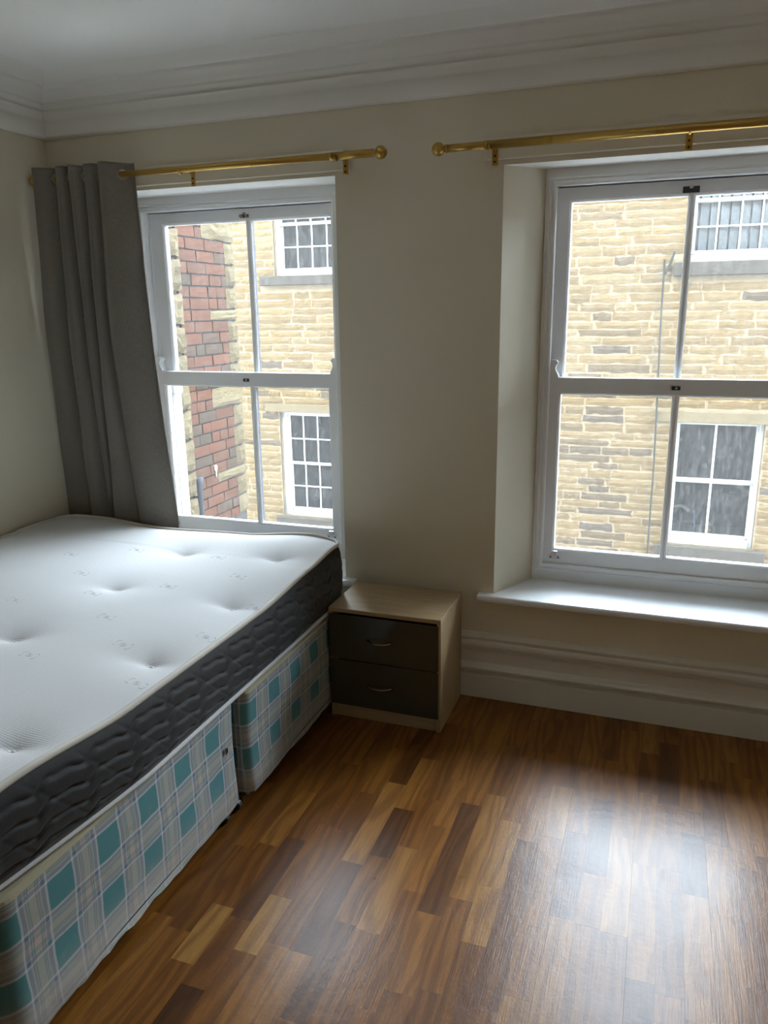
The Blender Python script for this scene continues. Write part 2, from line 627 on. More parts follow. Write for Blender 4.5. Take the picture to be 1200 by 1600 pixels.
def grid_face(bm, xs, zs, y, holes, mi, flip=False):
    for i in range(len(xs) - 1):
        for j in range(len(zs) - 1):
            cx, cz = (xs[i] + xs[i + 1]) / 2, (zs[j] + zs[j + 1]) / 2
            if any(h[0] < cx < h[1] and h[2] < cz < h[3] for h in holes):
                continue
            q = [(xs[i], y, zs[j]), (xs[i + 1], y, zs[j]), (xs[i + 1], y, zs[j + 1]), (xs[i], y, zs[j + 1])]
            if flip:
                q = q[::-1]
            f = bm.faces.new([bm.verts.new(p) for p in q])
            f.material_index = mi


bm = bmesh.new()
h1, h2 = W1['f'], W2['f']
# top edges differ by a few mm, so use one grid per window
for (xa, xb, h) in ((-0.4, 1.6, h1), (1.6, XR + 0.2, h2)):
    grid_face(bm, [xa, h[0], h[1], xb], [-0.2, h[2], h[3], 2.7], YW, [h], 0)
OX = ((0.20, 1.26), (2.05, 3.09))
for (xa, xb, ox) in ((-6.0, 1.6, OX[0]), (1.6, 9.0, OX[1])):
    grid_face(bm, [xa, ox[0], ox[1], xb], [-3.6, 0.46, 2.03, 6.2], YO, [(ox[0], ox[1], 0.46, 2.03)], 1, True)
for W, ox in ((W1, OX[0]), (W2, OX[1])):
    f, b = W['f'], W['b']
    A = [(f[0], YW, f[2]), (f[1], YW, f[2]), (f[1], YW, f[3]), (f[0], YW, f[3])]
    B = [(b[0], YF0 + 0.02, b[2]), (b[1], YF0 + 0.02, b[2]), (b[1], YF0 + 0.02, b[3]), (b[0], YF0 + 0.02, b[3])]
    for k in range(4):
        fc = bm.faces.new([bm.verts.new(p) for p in (A[k], B[k], B[(k + 1) % 4], A[(k + 1) % 4])])
        fc.material_index = 0 if k != 2 else 2
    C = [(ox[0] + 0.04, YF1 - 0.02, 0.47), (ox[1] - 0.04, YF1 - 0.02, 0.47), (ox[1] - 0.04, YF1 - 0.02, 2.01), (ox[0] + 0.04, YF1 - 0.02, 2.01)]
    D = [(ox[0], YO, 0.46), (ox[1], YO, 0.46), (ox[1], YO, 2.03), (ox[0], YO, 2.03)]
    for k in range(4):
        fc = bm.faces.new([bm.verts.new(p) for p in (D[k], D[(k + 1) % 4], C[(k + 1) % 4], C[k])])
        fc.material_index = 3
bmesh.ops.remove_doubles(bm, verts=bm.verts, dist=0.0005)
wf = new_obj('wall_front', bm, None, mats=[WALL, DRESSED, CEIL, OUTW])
tag(wf, kind='structure')

bm = bmesh.new()
vs = [bm.verts.new(p) for p in ((left_x(-0.1), YB, -0.1), (left_x(-0.1), YW + 0.01, -0.1), (left_x(2.6), YW + 0.01, 2.6), (left_x(2.6), YB, 2.6))]
bm.faces.new(vs[::-1])
vo = [bm.verts.new(v.co + Vector((-0.15, 0, 0))) for v in vs]
bm.faces.new(vo)
for k in range(4):
    bm.faces.new((vs[k], vs[(k + 1) % 4], vo[(k + 1) % 4], vo[k]))
tag(new_obj('wall_left', bm, WALL), kind='structure')
tag(boxobj('wall_right', XR, XR + 0.15, YB, 0.4, -0.1, 2.6, WALL), kind='structure')
tag(boxobj('wall_back', -0.3, XR + 0.2, YB - 0.15, YB, -0.1, 2.6, WALL), kind='structure')
tag(boxobj('ceiling', -0.3, XR + 0.2, YB - 0.15, 0.4, ZC, ZC + 0.2, CEIL), kind='structure')

# ------------------------------------------------------------------ floor of walnut strips
floor = boxobj('floor', -0.3, XR + 0.2, YB - 0.15, 0.1, -0.15, -0.012, GAPM)
tag(floor, kind='structure')
SW = 0.0667
X0 = 2.335 - 36 * SW


def plank_mesh(bm, x0, x1, y0, y1, b=0.0009, top=0.0):
    box(bm, x0, x1, y0, y1, -0.013, top)
    for v in list(bm.verts)[-8:]:
        if v.co.z > -0.005:
            v.co.z -= 0.0
    # shallow arris: inset top edge
    # (kept to a plain slab with a tiny gap so that each strip stays cheap)


special = {  # column -> list of (y break list) and tones taken from the photograph
    23: [(-1.545, -1.35, 0.97)], 25: [(-1.47, -1.27, 1.0)], 41: [(-0.905, -0.635, 0.10)],
    29: [(-1.307, -0.97, 0.86)], 28: [(-1.035, -0.80, 0.12), (-1.30, -1.035, 0.45)], 24: [(-1.80, -1.60, 0.10)],
    36: [(-1.10, -0.742, 0.30)], 33: [(-1.05, -0.75, 0.92)], 38: [(-0.72, -0.36, 0.62)],
}
stuff = bmesh.new()
count = 0
for k in range(0, 62):
    x0 = X0 + k * SW
    x1 = x0 + SW
    if x1 < -0.06 or x0 > XR:
        continue
    cuts = []
    y = 0.02
    sp = sorted(special.get(k, []), key=lambda s: -s[1])
    rr = random.Random(1000 + k)
    y = 0.02 - rr.random() * 0.0
    first = True
    while y > YB:
        nxt = [s for s in sp if s[1] < y - 1e-6]
        at = [s for s in sp if abs(s[1] - y) < 1e-6]
        if at:
            y2, tone = at[0][0], at[0][2]
        else:
            L = rr.uniform(0.20, 0.50) * (rr.random() if first else 1.0) + (0.06 if first else 0)
            y2 = y - L
            tone = rr.random() ** 1.0
            tone = 0.36 + 0.46 * tone if rr.random() < 0.86 else rr.choice((0.2, 0.88))
            if nxt and y2 < nxt[0][1] + 0.09:
                y2 = nxt[0][1]
        first = False
        g = 0.00003 if k % 3 else 0.0003
        a, b = (x0 + g, x1 - 0.00003), (y2 + 0.00005, y - 0.00005)
        vis = x1 > 1.22 and x0 < 3.12 and y > -1.98 and not (x1 < 1.3 and y > -1.2)
        if vis and count < 296:
            bm = bmesh.new()
            box(bm, a[0], a[1], b[0], b[1], -0.013, 0.0)
            o = new_obj('plank', bm, PLANK, floor)
            o.color = (tone, rr.random(), rr.random(), 1)
            count += 1
        else:
            box(stuff, a[0], a[1], b[0], b[1], -0.013, 0.0)
        y = y2
o = new_obj('plank_remainder', stuff, PLANKS, floor)
o['kind'] = 'stuff'

# ------------------------------------------------------------------ cornice and skirting
CPROF = [(0.026, 2.266), (0.008, 2.267), (0.002, 2.270), (0.0, 2.275), (0.0, 2.326), (0.004, 2.330), (0.003, 2.336), (-0.002, 2.352), (-0.010, 2.360), (-0.016, 2.362),
         (-0.010, 2.367), (-0.013, 2.374), (-0.024, 2.382), (-0.030, 2.384), (-0.030, 2.389), (-0.040, 2.392),
         (-0.058, 2.402), (-0.080, 2.409), (-0.105, 2.412), (-0.118, 2.412), (-0.122, 2.421), (-0.132, 2.423), (-0.142, 2.419),
         (-0.160, 2.420), (-0.185, 2.427), (-0.215, 2.436), (-0.25, 2.442)]
bm = bmesh.new()
sweep_profile(bm, CPROF, lambda p: left_x(p[1]) + (YW - p[0]), lambda p: XR - (YW - p[0]))
c1 = new_obj('trim_1', bm, CORN, smooth=True)
tag(c1, kind='structure')
bm = bmesh.new()
A = [bm.verts.new((left_x(p[1]) + (YW - p[0]), p[0], p[1])) for p in CPROF]
B = [bm.verts.new((left_x(p[1]) + (YW - p[0]), YB, p[1])) for p in CPROF]
for i in range(len(CPROF) - 1):
    bm.faces.new((A[i], A[i + 1], B[i + 1], B[i]))
c2 = new_obj('trim_2', bm, CORN, smooth=True)
tag(c2, kind='structure')

SPROF = [(0.026, 0.281), (0.018, 0.280), (0.012, 0.272), (0.008, 0.262), (0.009, 0.256), (0.014, 0.253), (0.014, 0.249), (0.008, 0.247),
         (0.004, 0.240), (0.003, 0.230), (0.005, 0.220), (0.011, 0.213), (0.015, 0.210), (0.015, 0.205), (0.010, 0.203), (0.010, 0.199), (0.012, 0.197),
         (0.012, 0.152), (0.010, 0.149), (0.005, 0.147), (0.007, 0.1455), (0.001, 0.142), (-0.004, 0.134), (-0.003, 0.126), (0.003, 0.119),
         (0.010, 0.114), (0.012, 0.110), (0.010, 0.106), (0.002, 0.103), (0.0, 0.100), (0.0, 0.0)]
bm = bmesh.new()
SPROF = [(y if z < 0.103 or y > 0.017 else 0.004 + (y - 0.004) * 1.5, z) for y, z in SPROF]
sweep_profile(bm, SPROF, lambda p: left_x(0.1), lambda p: XR)
s1 = new_obj('baseboard_front', bm, SKIRT, smooth=False)
tag(s1, kind='structure')

# pelmet boards the rod brackets are screwed to
for i, (xa, xb) in enumerate(((0.02, 1.352), (1.872, 3.30))):
    o = boxobj('trim_%d' % (i + 3), xa, xb, 0.006, YW + 0.002, 2.055 - 0.003 * i, 2.125, WALL, None, 0.002)
    tag(o, kind='structure')


# ------------------------------------------------------------------ sash windows
def sash_window(name, W, glx_up, glx_lo, mx, sash_x, lower_front=0.250):
    x0, x1, z0, z1 = W['b'][0], W['b'][1], 0.455, W['b'][3]
    root = empty(name, ((x0 + x1) / 2, YF0, z0), kind='structure')
    # box frame: lining, staff bead, bottom board
    bm = bmesh.new()
    sx0, sx1, sz0, sz1 = sash_x[0], sash_x[1], 0.528, 1.986
    box(bm, x0, sx0 - 0.004, YF0 + 0.012, YF1, z0, z1)
    box(bm, sx1 + 0.004, x1, YF0 + 0.012, YF1, z0, z1)
    box(bm, sx0 - 0.004, sx1 + 0.004, YF0 + 0.012, YF1, sz1 + 0.004, z1)
    box(bm, sx0 - 0.004, sx1 + 0.004, YF0 + 0.012, YF1, z0, sz0 - 0.022)
    box(bm, sx0 - 0.004, sx1 + 0.004, YF0 + 0.03, YF1 + 0.04, sz0 - 0.03, sz0 - 0.002)
    # parting bead
    box(bm, sx0 - 0.006, sx0 + 0.003, 0.287, 0.294, sz0, sz1 + 0.004)
    box(bm, sx1 - 0.003, sx1 + 0.006, 0.287, 0.294, sz0, sz1 + 0.004)
    # outer lining behind the upper sash
    box(bm, sx0 - 0.03, sx0 + 0.010, 0.330, 0.345, z0, z1)
    box(bm, sx1 - 0.010, sx1 + 0.03, 0.330, 0.345, z0, z1)
    box(bm, sx0 - 0.03, sx1 + 0.03, 0.330, 0.345, sz1 - 0.008, z1)
    new_obj('frame', bm, FRAME, root)
    bm = bmesh.new()
    rect_sweep(bm, sx0 - 0.028, sx1 + 0.028, sz0 - 0.030, sz1 + 0.028,
               [(0.0, YF0 + 0.0125), (0.0, YF0 + 0.008), (0.003, YF0 + 0.003), (0.007, YF0 + 0.003), (0.010, YF0 + 0.007), (0.016, YF0 + 0.002), (0.022, YF0 - 0.002),
                (0.028, YF0 - 0.001), (0.031, YF0 + 0.004), (0.031, YF0 + 0.014)])
    new_obj('staff_bead', bm, FRAME, root)

    def sash(nm, ya, yb, zb, zt, gb, gt, glx, horns):
        """zb..zt overall, glass between gb and gt."""
        bm = bmesh.new()
        g0, g1 = glx
        box(bm, sx0, g0 - 0.008, ya, yb, zb, zt)
        box(bm, g1 + 0.008, sx1, ya, yb, zb, zt)
        box(bm, g0 - 0.008, g1 + 0.008, ya, yb, zb, gb - 0.008)
        box(bm, g0 - 0.008, g1 + 0.008, ya, yb, gt + 0.008, zt)
        rect_sweep(bm, g0 - 0.008, g1 + 0.008, gb - 0.008, gt + 0.008,
                   [(0.0, ya), (0.001, ya + 0.002), (0.003, ya + 0.003), (0.006, ya + 0.006), (0.008, ya + 0.011), (0.008, yb - 0.006), (0.002, yb), (0.0, yb)])
        so = new_obj(nm, bm, FRAME, root)
        # glazing bar, a chamfered upright with pointed (mitred) ends
        bw = 0.0135
        bm = bmesh.new()
        sec = [(-bw, ya + 0.012), (-bw + 0.003, ya + 0.006), (-0.004, ya + 0.0005), (0.004, ya + 0.0005), (bw - 0.003, ya + 0.006), (bw, ya + 0.012), (bw, ya + 0.016), (-bw, ya + 0.016)]
        ext = [0.001, 0.004, 0.0115, 0.0115, 0.004, 0.001, 0.001, 0.001]
        lo = [bm.verts.new((mx + s[0], s[1], gb - e)) for s, e in zip(sec, ext)]
        hi = [bm.verts.new((mx + s[0], s[1], gt + e)) for s, e in zip(sec, ext)]
        n = len(sec)
        for i in range(n):
            bm.faces.new((lo[i], lo[(i + 1) % n], hi[(i + 1) % n], hi[i]))
        bm.faces.new(lo[::-1])
        bm.faces.new(hi)
        new_obj('glazing_bar', bm, FRAME, so)
        boxobj('spacer_bar', mx - bw + 0.001, mx + bw - 0.001, ya + 0.0162, yb - 0.004, gb, gt, GASKET, so)
        for (pa, pb) in ((g0 - 0.004, mx - bw + 0.002), (mx + bw - 0.002, g1 + 0.004)):
            boxobj('pane', pa, pb, ya + 0.0155, ya + 0.0195, gb - 0.004, gt + 0.004, GLASS, so)
        if horns:
            for side in (0, 1):
                bm = bmesh.new()
                prof = []
                H, Wd = 0.066, 0.034
                for i in range(15):
                    u = i / 14
                    w = Wd * (0.80 + 0.20 * math.cos(u * math.pi * 1.9) if u < 0.8 else (0.985 - (u - 0.8) * 1.6))
                    prof.append((w, H * u))
                prof.append((Wd * 0.35, H * 1.02))
                prof.append((0.0, H * 1.02))
                prof.append((0.0, 0.0))
                sgn = 1 if side == 0 else -1
                xb = sx0 + 0.001 if side == 0 else sx1 - 0.001
                F = [bm.verts.new((xb + sgn * p[0], ya, zt + p[1])) for p in prof]
                Bk = [bm.verts.new((xb + sgn * p[0], yb, zt + p[1])) for p in prof]
                bm.faces.new(F)
                bm.faces.new(Bk[::-1])
                for i in range(len(F)):
                    bm.faces.new((F[i], Bk[i], Bk[(i + 1) % len(F)], F[(i + 1) % len(F)]))
                bmesh.ops.recalc_face_normals(bm, faces=bm.faces)
                new_obj('horn', bm, FRAME, so)
        return so
    up_ = sash('upper_sash', 0.292, 0.330, 1.240, 1.984, 1.283, 1.932, glx_up, False)
    lo_ = sash('lower_sash', lower_front, lower_front + 0.038, 0.528, 1.289, 0.592, 1.222, glx_lo, True)
    return root, up_, lo_


w1, up1, lo1 = sash_window('window_1', W1, (0.350, 1.164), (0.322, 1.150), 0.778, (0.274, 1.198))
w2, up2, lo2 = sash_window('window_2', W2, (2.149, 2.987), (2.144, 2.992), 2.568, (2.098, 3.038))


def sill_board(parent, x0, x1, xa, xb):
    bm = bmesh.new()
    prof = [(-0.004, 0.424), (-0.012, 0.426), (-0.017, 0.432), (-0.018, 0.439), (-0.016, 0.446), (-0.011, 0.451), (-0.004, 0.4525)]
    A = [bm.verts.new((x0, *p)) for p in prof] + [bm.verts.new((x0, YW, 0.4525)), bm.verts.new((x0, YW, 0.424))]
    B = [bm.verts.new((x1, *p)) for p in prof] + [bm.verts.new((x1, YW, 0.4525)), bm.verts.new((x1, YW, 0.424))]
    n = len(A)
    for i in range(n):
        bm.faces.new((A[i], B[i], B[(i + 1) % n], A[(i + 1) % n]))
    bm.faces.new(A[::-1])
    bm.faces.new(B)
    # the part inside the splayed reveal
    vs = [(xa[0], YW - 0.002, 0.4525), (xb[0], YW - 0.002, 0.4525), (xb[1], 0.25, 0.4555), (xa[1], 0.25, 0.4555)]
    t = [bm.verts.new(v) for v in vs]
    b_ = [bm.verts.new((v[0], v[1], 0.424)) for v in vs]
    bm.faces.new(t)
    bm.faces.new(b_[::-1])
    for i in range(4):
        bm.faces.new((t[i], b_[i], b_[(i + 1) % 4], t[(i + 1) % 4]))
    bmesh.ops.recalc_face_normals(bm, faces=bm.faces)
    return new_obj('sill', bm, SILLM, parent)


sill_board(w1, 0.09, 1.362, (0.152, 0.24), (1.304, 1.23))
sill_board(w2, 1.884, 3.252, (1.945, 2.062), (3.191, 3.074))


def catch(parent, x, z, y, style):
    """small sash stops and fasteners."""
    if style == 'top_dark':
        bm = bmesh.new()
        box(bm, x - 0.028, x + 0.028, y - 0.004, y, z - 0.011, z + 0.011, 0.001)
        o = new_obj('sash_catch', bm, IRON, parent)
        o['label'] = 'dark metal catch'
        bm = bmesh.new()
        box(bm, x - 0.007, x + 0.006, y - 0.008, y - 0.003, z - 0.016, z - 0.011, 0.001)
        box(bm, x - 0.006, x + 0.006, y - 0.007, y - 0.003, z + 0.004, z + 0.014, 0.001)
        new_obj('catch_pin', bm, CHROME, parent)
    elif style == 'top_chrome':
        bm = bmesh.new()
        box(bm, x - 0.020, x + 0.020, y - 0.003, y, z - 0.008, z + 0.008, 0.001)
        tube(bm, [(x - 0.013, y - 0.002, z - 0.001), (x - 0.013, y - 0.016, z - 0.001)], [0.009, 0.008], 12)
        tube(bm, [(x + 0.008, y - 0.002, z + 0.001), (x + 0.008, y - 0.010, z + 0.001)], [0.007, 0.006], 12)
        box(bm, x - 0.006, x + 0.004, y - 0.012, y - 0.002, z + 0.004, z + 0.014, 0.001)
        o = new_obj('sash_catch', bm, CHROMED, parent)
        o['label'] = 'chrome sash catch'
    elif style == 'meet':
        bm = bmesh.new()
        box(bm, x - 0.015, x + 0.015, y - 0.004, y, z - 0.007, z + 0.007, 0.001)
        o = new_obj('sash_catch', bm, IRON, parent)
        bm = bmesh.new()
        box(bm, x - 0.003, x + 0.005, y - 0.007, y - 0.003, z - 0.003, z + 0.004, 0.001)
        new_obj('catch_pin', bm, CHROME, parent)
    else:  # sash lift / restrictor at the foot
        bm = bmesh.new()
        pts = [(-0.024, -0.012), (0.024, -0.012), (0.024, 0.004), (0.014, 0.009), (-0.014, 0.009), (-0.024, 0.004)]
        F = [bm.verts.new((x + p[0], y - 0.004, z + p[1])) for p in pts]
        Bk = [bm.verts.new((x + p[0], y, z + p[1])) for p in pts]
        bm.faces.new(F)
        bm.faces.new(Bk[::-1])
        for i in range(6):
            bm.faces.new((F[i], Bk[i], Bk[(i + 1) % 6], F[(i + 1) % 6]))
        box(bm, x - 0.012, x + 0.012, y - 0.018, y - 0.003, z + 0.006, z + 0.025, 0.002)
        bmesh.ops.recalc_face_normals(bm, faces=bm.faces)
        o = new_obj('sash_stop', bm, CHROME, parent)
        o['label'] = 'chrome sash stop with two screws'
        bm = bmesh.new()
        for s in (-0.015, 0.015):
            tube(bm, [(x + s, y - 0.0035, z - 0.004), (x + s, y - 0.0055, z - 0.004)], 0.0035, 10)
        new_obj('screw', bm, IRON, parent)


catch(up2, 2.563, 1.952, 0.292, 'top_dark')
catch(up1, 0.768, 1.953, 0.292, 'top_chrome')
catch(lo2, 2.566, 1.256, 0.250, 'meet')
catch(lo1, 0.752, 1.256, 0.250, 'meet')
catch(lo2, 2.148, 0.560, 0.250, 'stop')
catch(lo2, 2.988, 0.560, 0.250, 'stop')
catch(lo1, 0.318, 0.560, 0.250, 'stop')
catch(lo1, 1.150, 0.560, 0.250, 'stop')

portal('window_portal', 0.28, 1.20, 0.53, 1.99, 0.36)
portal('window_portal', 2.10, 3.04, 0.53, 1.99, 0.36)


# ------------------------------------------------------------------ curtain rods
def bracket(root, x, yrod, zrod, yplate, z_off=0.0):
    bm = bmesh.new()
    box(bm, x - 0.010, x + 0.010, yplate - 0.004, yplate, zrod - 0.050, zrod + 0.012, 0.002)
    box(bm, x - 0.005, x + 0.005, yrod + 0.012, yplate - 0.003, zrod - 0.005, zrod + 0.005, 0.002)
    # cup under the rod
    pts = [(x, yrod + 0.0165 * math.cos(a), zrod + 0.0165 * math.sin(a)) for a in [math.radians(180 + 15 * i) for i in range(13)]]
    tube(bm, pts, 0.0028, 8)
    o = new_obj('bracket', bm, BRASS, root)
    bm = bmesh.new()
    for dz in (-0.020, -0.039):
        tube(bm, [(x, yplate - 0.0035, zrod + dz), (x, yplate - 0.0055, zrod + dz)], 0.004, 10)
    s_ = new_obj('screw', bm, IRON, o)
    return o


def rod(name, label, xa, xb, z, y, segs, fin_l, fin_r, rings, brs):
    root = empty(name, ((xa + xb) / 2, y, z), label, 'curtain rod')
    for (s0, s1, r) in segs:
        bm = bmesh.new()
        tube(bm, [(s0, y, z), (s1, y, z)], r, 24)
        new_obj('rod', bm, BRASS, root, smooth=True)
    for (rx, rr, w) in rings:
        bm = bmesh.new()
        tube(bm, [(rx - w, y, z), (rx - w * 0.6, y, z), (rx + w * 0.6, y, z), (rx + w, y, z)], [rr - 0.001, rr, rr, rr - 0.001], 24)
        new_obj('ring', bm, BRASS, root)
    for fx, sgn in ((fin_l, -1), (fin_r, 1)):
        bm = bmesh.new()
        prof = [(-0.034, 0.0125), (-0.030, 0.0135), (-0.027, 0.0135), (-0.0265, 0.0105), (-0.021, 0.0105)]
        R = 0.0225
        for i in range(3, 19):
            a = math.pi * i / 18
            prof.append((-R * math.cos(a), max(0.0006, R * math.sin(a))))
        tube(bm, [(fx + sgn * p[0], y, z) for p in prof], [p[1] for p in prof], 24)
        new_obj('finial', bm, BRASS, root, smooth=True)
    for bx in brs:
        bracket(root, bx, y, z, 0.006)
    return root


YR = -0.085
rod('curtain_rod', 'gold curtain rod carrying the grey curtain over the bed window', 0.0, 1.53, 2.087, YR,
    [(0.012, 1.355, 0.0115), (1.34, 1.498, 0.0135)], 0.0012, 1.528,
    [(1.340, 0.0142, 0.004), (0.62, 0.0120, 0.004), (0.655, 0.0120, 0.002), (1.02, 0.0120, 0.004), (1.036, 0.0120, 0.002)], [0.16, 0.705, 1.358])
rod('curtain_rod', 'bare gold curtain rod over the window with the deep white sill', 1.73, 3.35, 2.081, YR,
    [(1.76, 1.905, 0.0125), (1.90, 3.32, 0.0138)], 1.737, 3.345,
    [(1.902, 0.0146, 0.005), (2.098, 0.0145, 0.004), (2.110, 0.0145, 0.0015), (2.116, 0.0145, 0.0015), (2.122, 0.0145, 0.0015), (2.44, 0.0145, 0.003), (2.462, 0.0145, 0.002)], [1.915, 2.54, 3.2])

# ------------------------------------------------------------------ curtain
cr = empty('curtain', (0.25, YR, 0.06), 'grey eyelet curtain bunched into the corner above the bed', 'curtain')
#   plan control points (x, y) at the rod, half way, and at mattress height
def plan(lefts, end, front, back, ridge=0.0):
    """Sawtooth pleats: each panel starts at the front on its left edge and runs back to the right."""
    pts = []
    L = list(lefts) + [end]
    for k in range(len(lefts)):
        a, b = L[k], L[k + 1]
        last = k == len(lefts) - 1
        e = b if last else b - 0.20 * (back - front)
        w = e - a
        pts += [(a, front + 0.004), (a + 0.06 * w + 0.002, front - 0.006), (a + 0.30 * w, front - (ridge if last else 0.0)), (a + 0.62 * w, front + (back - front) * (0.40 if last else 0.16) - (ridge if last else 0.0)),
                (a + 0.90 * w, front + (back - front) * (0.85 if last else 0.55)), (e, back), (e + 0.10 * (b - e), back - 0.006)]
    return pts


TOP = plan((0.028, 0.150, 0.212, 0.288, 0.356), 0.470, -0.124, -0.048, 0.010)
MID = plan((-0.006, 0.118, 0.208, 0.268, 0.330), 0.480, -0.116, -0.038, 0.012)
BOT = plan((-0.044, 0.086, 0.192, 0.212, 0.350), 0.526, -0.066, -0.026, 0.006)


def cat_rom(P, n):
    out = []
    m = len(P) - 1
    for i in range(n + 1):
        t = i / n * m
        k = min(int(t), m - 1)
        u = t - k
        p0, p1, p2, p3 = P[max(k - 1, 0)], P[k], P[k + 1], P[min(k + 2, m)]
        out.append(tuple(0.5 * ((2 * p1[j]) + (-p0[j] + p2[j]) * u + (2 * p0[j] - 5 * p1[j] + 4 * p2[j] - p3[j]) * u * u + (-p0[j] + 3 * p1[j] - 3 * p2[j] + p3[j]) * u ** 3) for j in (0, 1)))
    return out


NU, NV = 230, 150
cT, cM, cB = cat_rom(TOP, NU), cat_rom(MID, NU), cat_rom(BOT, NU)
zt, zm, zb = 2.130, 1.42, 0.655
bm = bmesh.new()
uvl = bm.loops.layers.uv.new('UVMap')
rows = []
for j in range(NV + 1):
    v = j / NV
    z = zt + (0.42 - zt) * v
    row = []
    for i in range(NU + 1):
        if z > zm:
            w = (zt - z) / (zt - zm)
            w = w * w * (3 - 2 * w) * 0.5 + w * 0.5
            a, b = cT[i], cM[i]
        else:
            w = min(1, (zm - z) / (zm - zb))
            a, b = cM[i], cB[i]
        x = a[0] + (b[0] - a[0]) * w
        y = a[1] + (b[1] - a[1]) * w
        u = i / NU
        y += 0.003 * math.sin(9 * z + 14 * u) * math.sin(23 * u + 3 * z) * min(1, (zt - z) * 4)
        dz = (0.0015 * math.sin(u * 46) if j == 0 else 0)
        row.append(bm.verts.new((x, y, z + dz)))
    rows.append(row)
for j in range(NV):
    for i in range(NU):
        q = (rows[j][i], rows[j + 1][i], rows[j + 1][i + 1], rows[j][i + 1])
        c = sum((p.co for p in q), Vector()) / 4
        if math.hypot(c.y - YR, c.z - 2.087) < 0.0190 and c.x > 0.004:
            continue
        f = bm.faces.new(q)
        for lp, (du, dv) in zip(f.loops, ((0, 0), (0, 1), (1, 1), (1, 0))):
            lp[uvl].uv = ((i + du) / NU * 1.1, (j + dv) / NV * 1.85)
bmesh.ops.delete(bm, geom=[v for v in bm.verts if not v.link_faces], context='VERTS')
cloth = new_obj('cloth', bm, CURT, cr, smooth=True)
sm = cloth.modifiers.new('thickness', 'SOLIDIFY')
sm.thickness = 0.0022
sm.offset = 0
# eyelets where the cloth crosses the rod
cross = [i for i in range(NU) if (cT[i][1] - YR) * (cT[i + 1][1] - YR) <= 0]
for i in cross:
    p, q = cT[i], cT[i + 1]
    t = (YR - p[1]) / (q[1] - p[1] + 1e-9)
    x = p[0] + (q[0] - p[0]) * t
    tan = Vector((q[0] - p[0], q[1] - p[1], 0)).normalized()
    ax = Vector((tan.y, -tan.x, 0))
    if abs(ax.x) < 0.35:
        ax = Vector((math.copysign(0.5, ax.x or 1), ax.y, 0)).normalized()
    bm = bmesh.new()
    torus(bm, (x, YR, 2.087), ax, 0.0200, 0.0024, 24, 8)
    new_obj('eyelet', bm, STEEL, cr, smooth=True)

# ------------------------------------------------------------------ divan base in two halves
def rounded_rect(x0, x1, y0, y1, r, nseg=8, step=0.03):
    pts = []
    for (cx, cy, a0) in ((x1 - r, y0 + r, -90), (x1 - r, y1 - r, 0), (x0 + r, y1 - r, 90), (x0 + r, y0 + r, 180)):
        for i in range(nseg + 1):
            a = math.radians(a0 + 90 * i / nseg)
            pts.append((cx + r * math.cos(a), cy + r * math.sin(a)))
    out = []
    n = len(pts)
    for i in range(n):
        p, q = pts[i], pts[(i + 1) % n]
        d = math.hypot(q[0] - p[0], q[1] - p[1])
        k = max(1, int(d / step))
        for j in range(k):
            out.append((p[0] + (q[0] - p[0]) * j / k, p[1] + (q[1] - p[1]) * j / k))
    return out


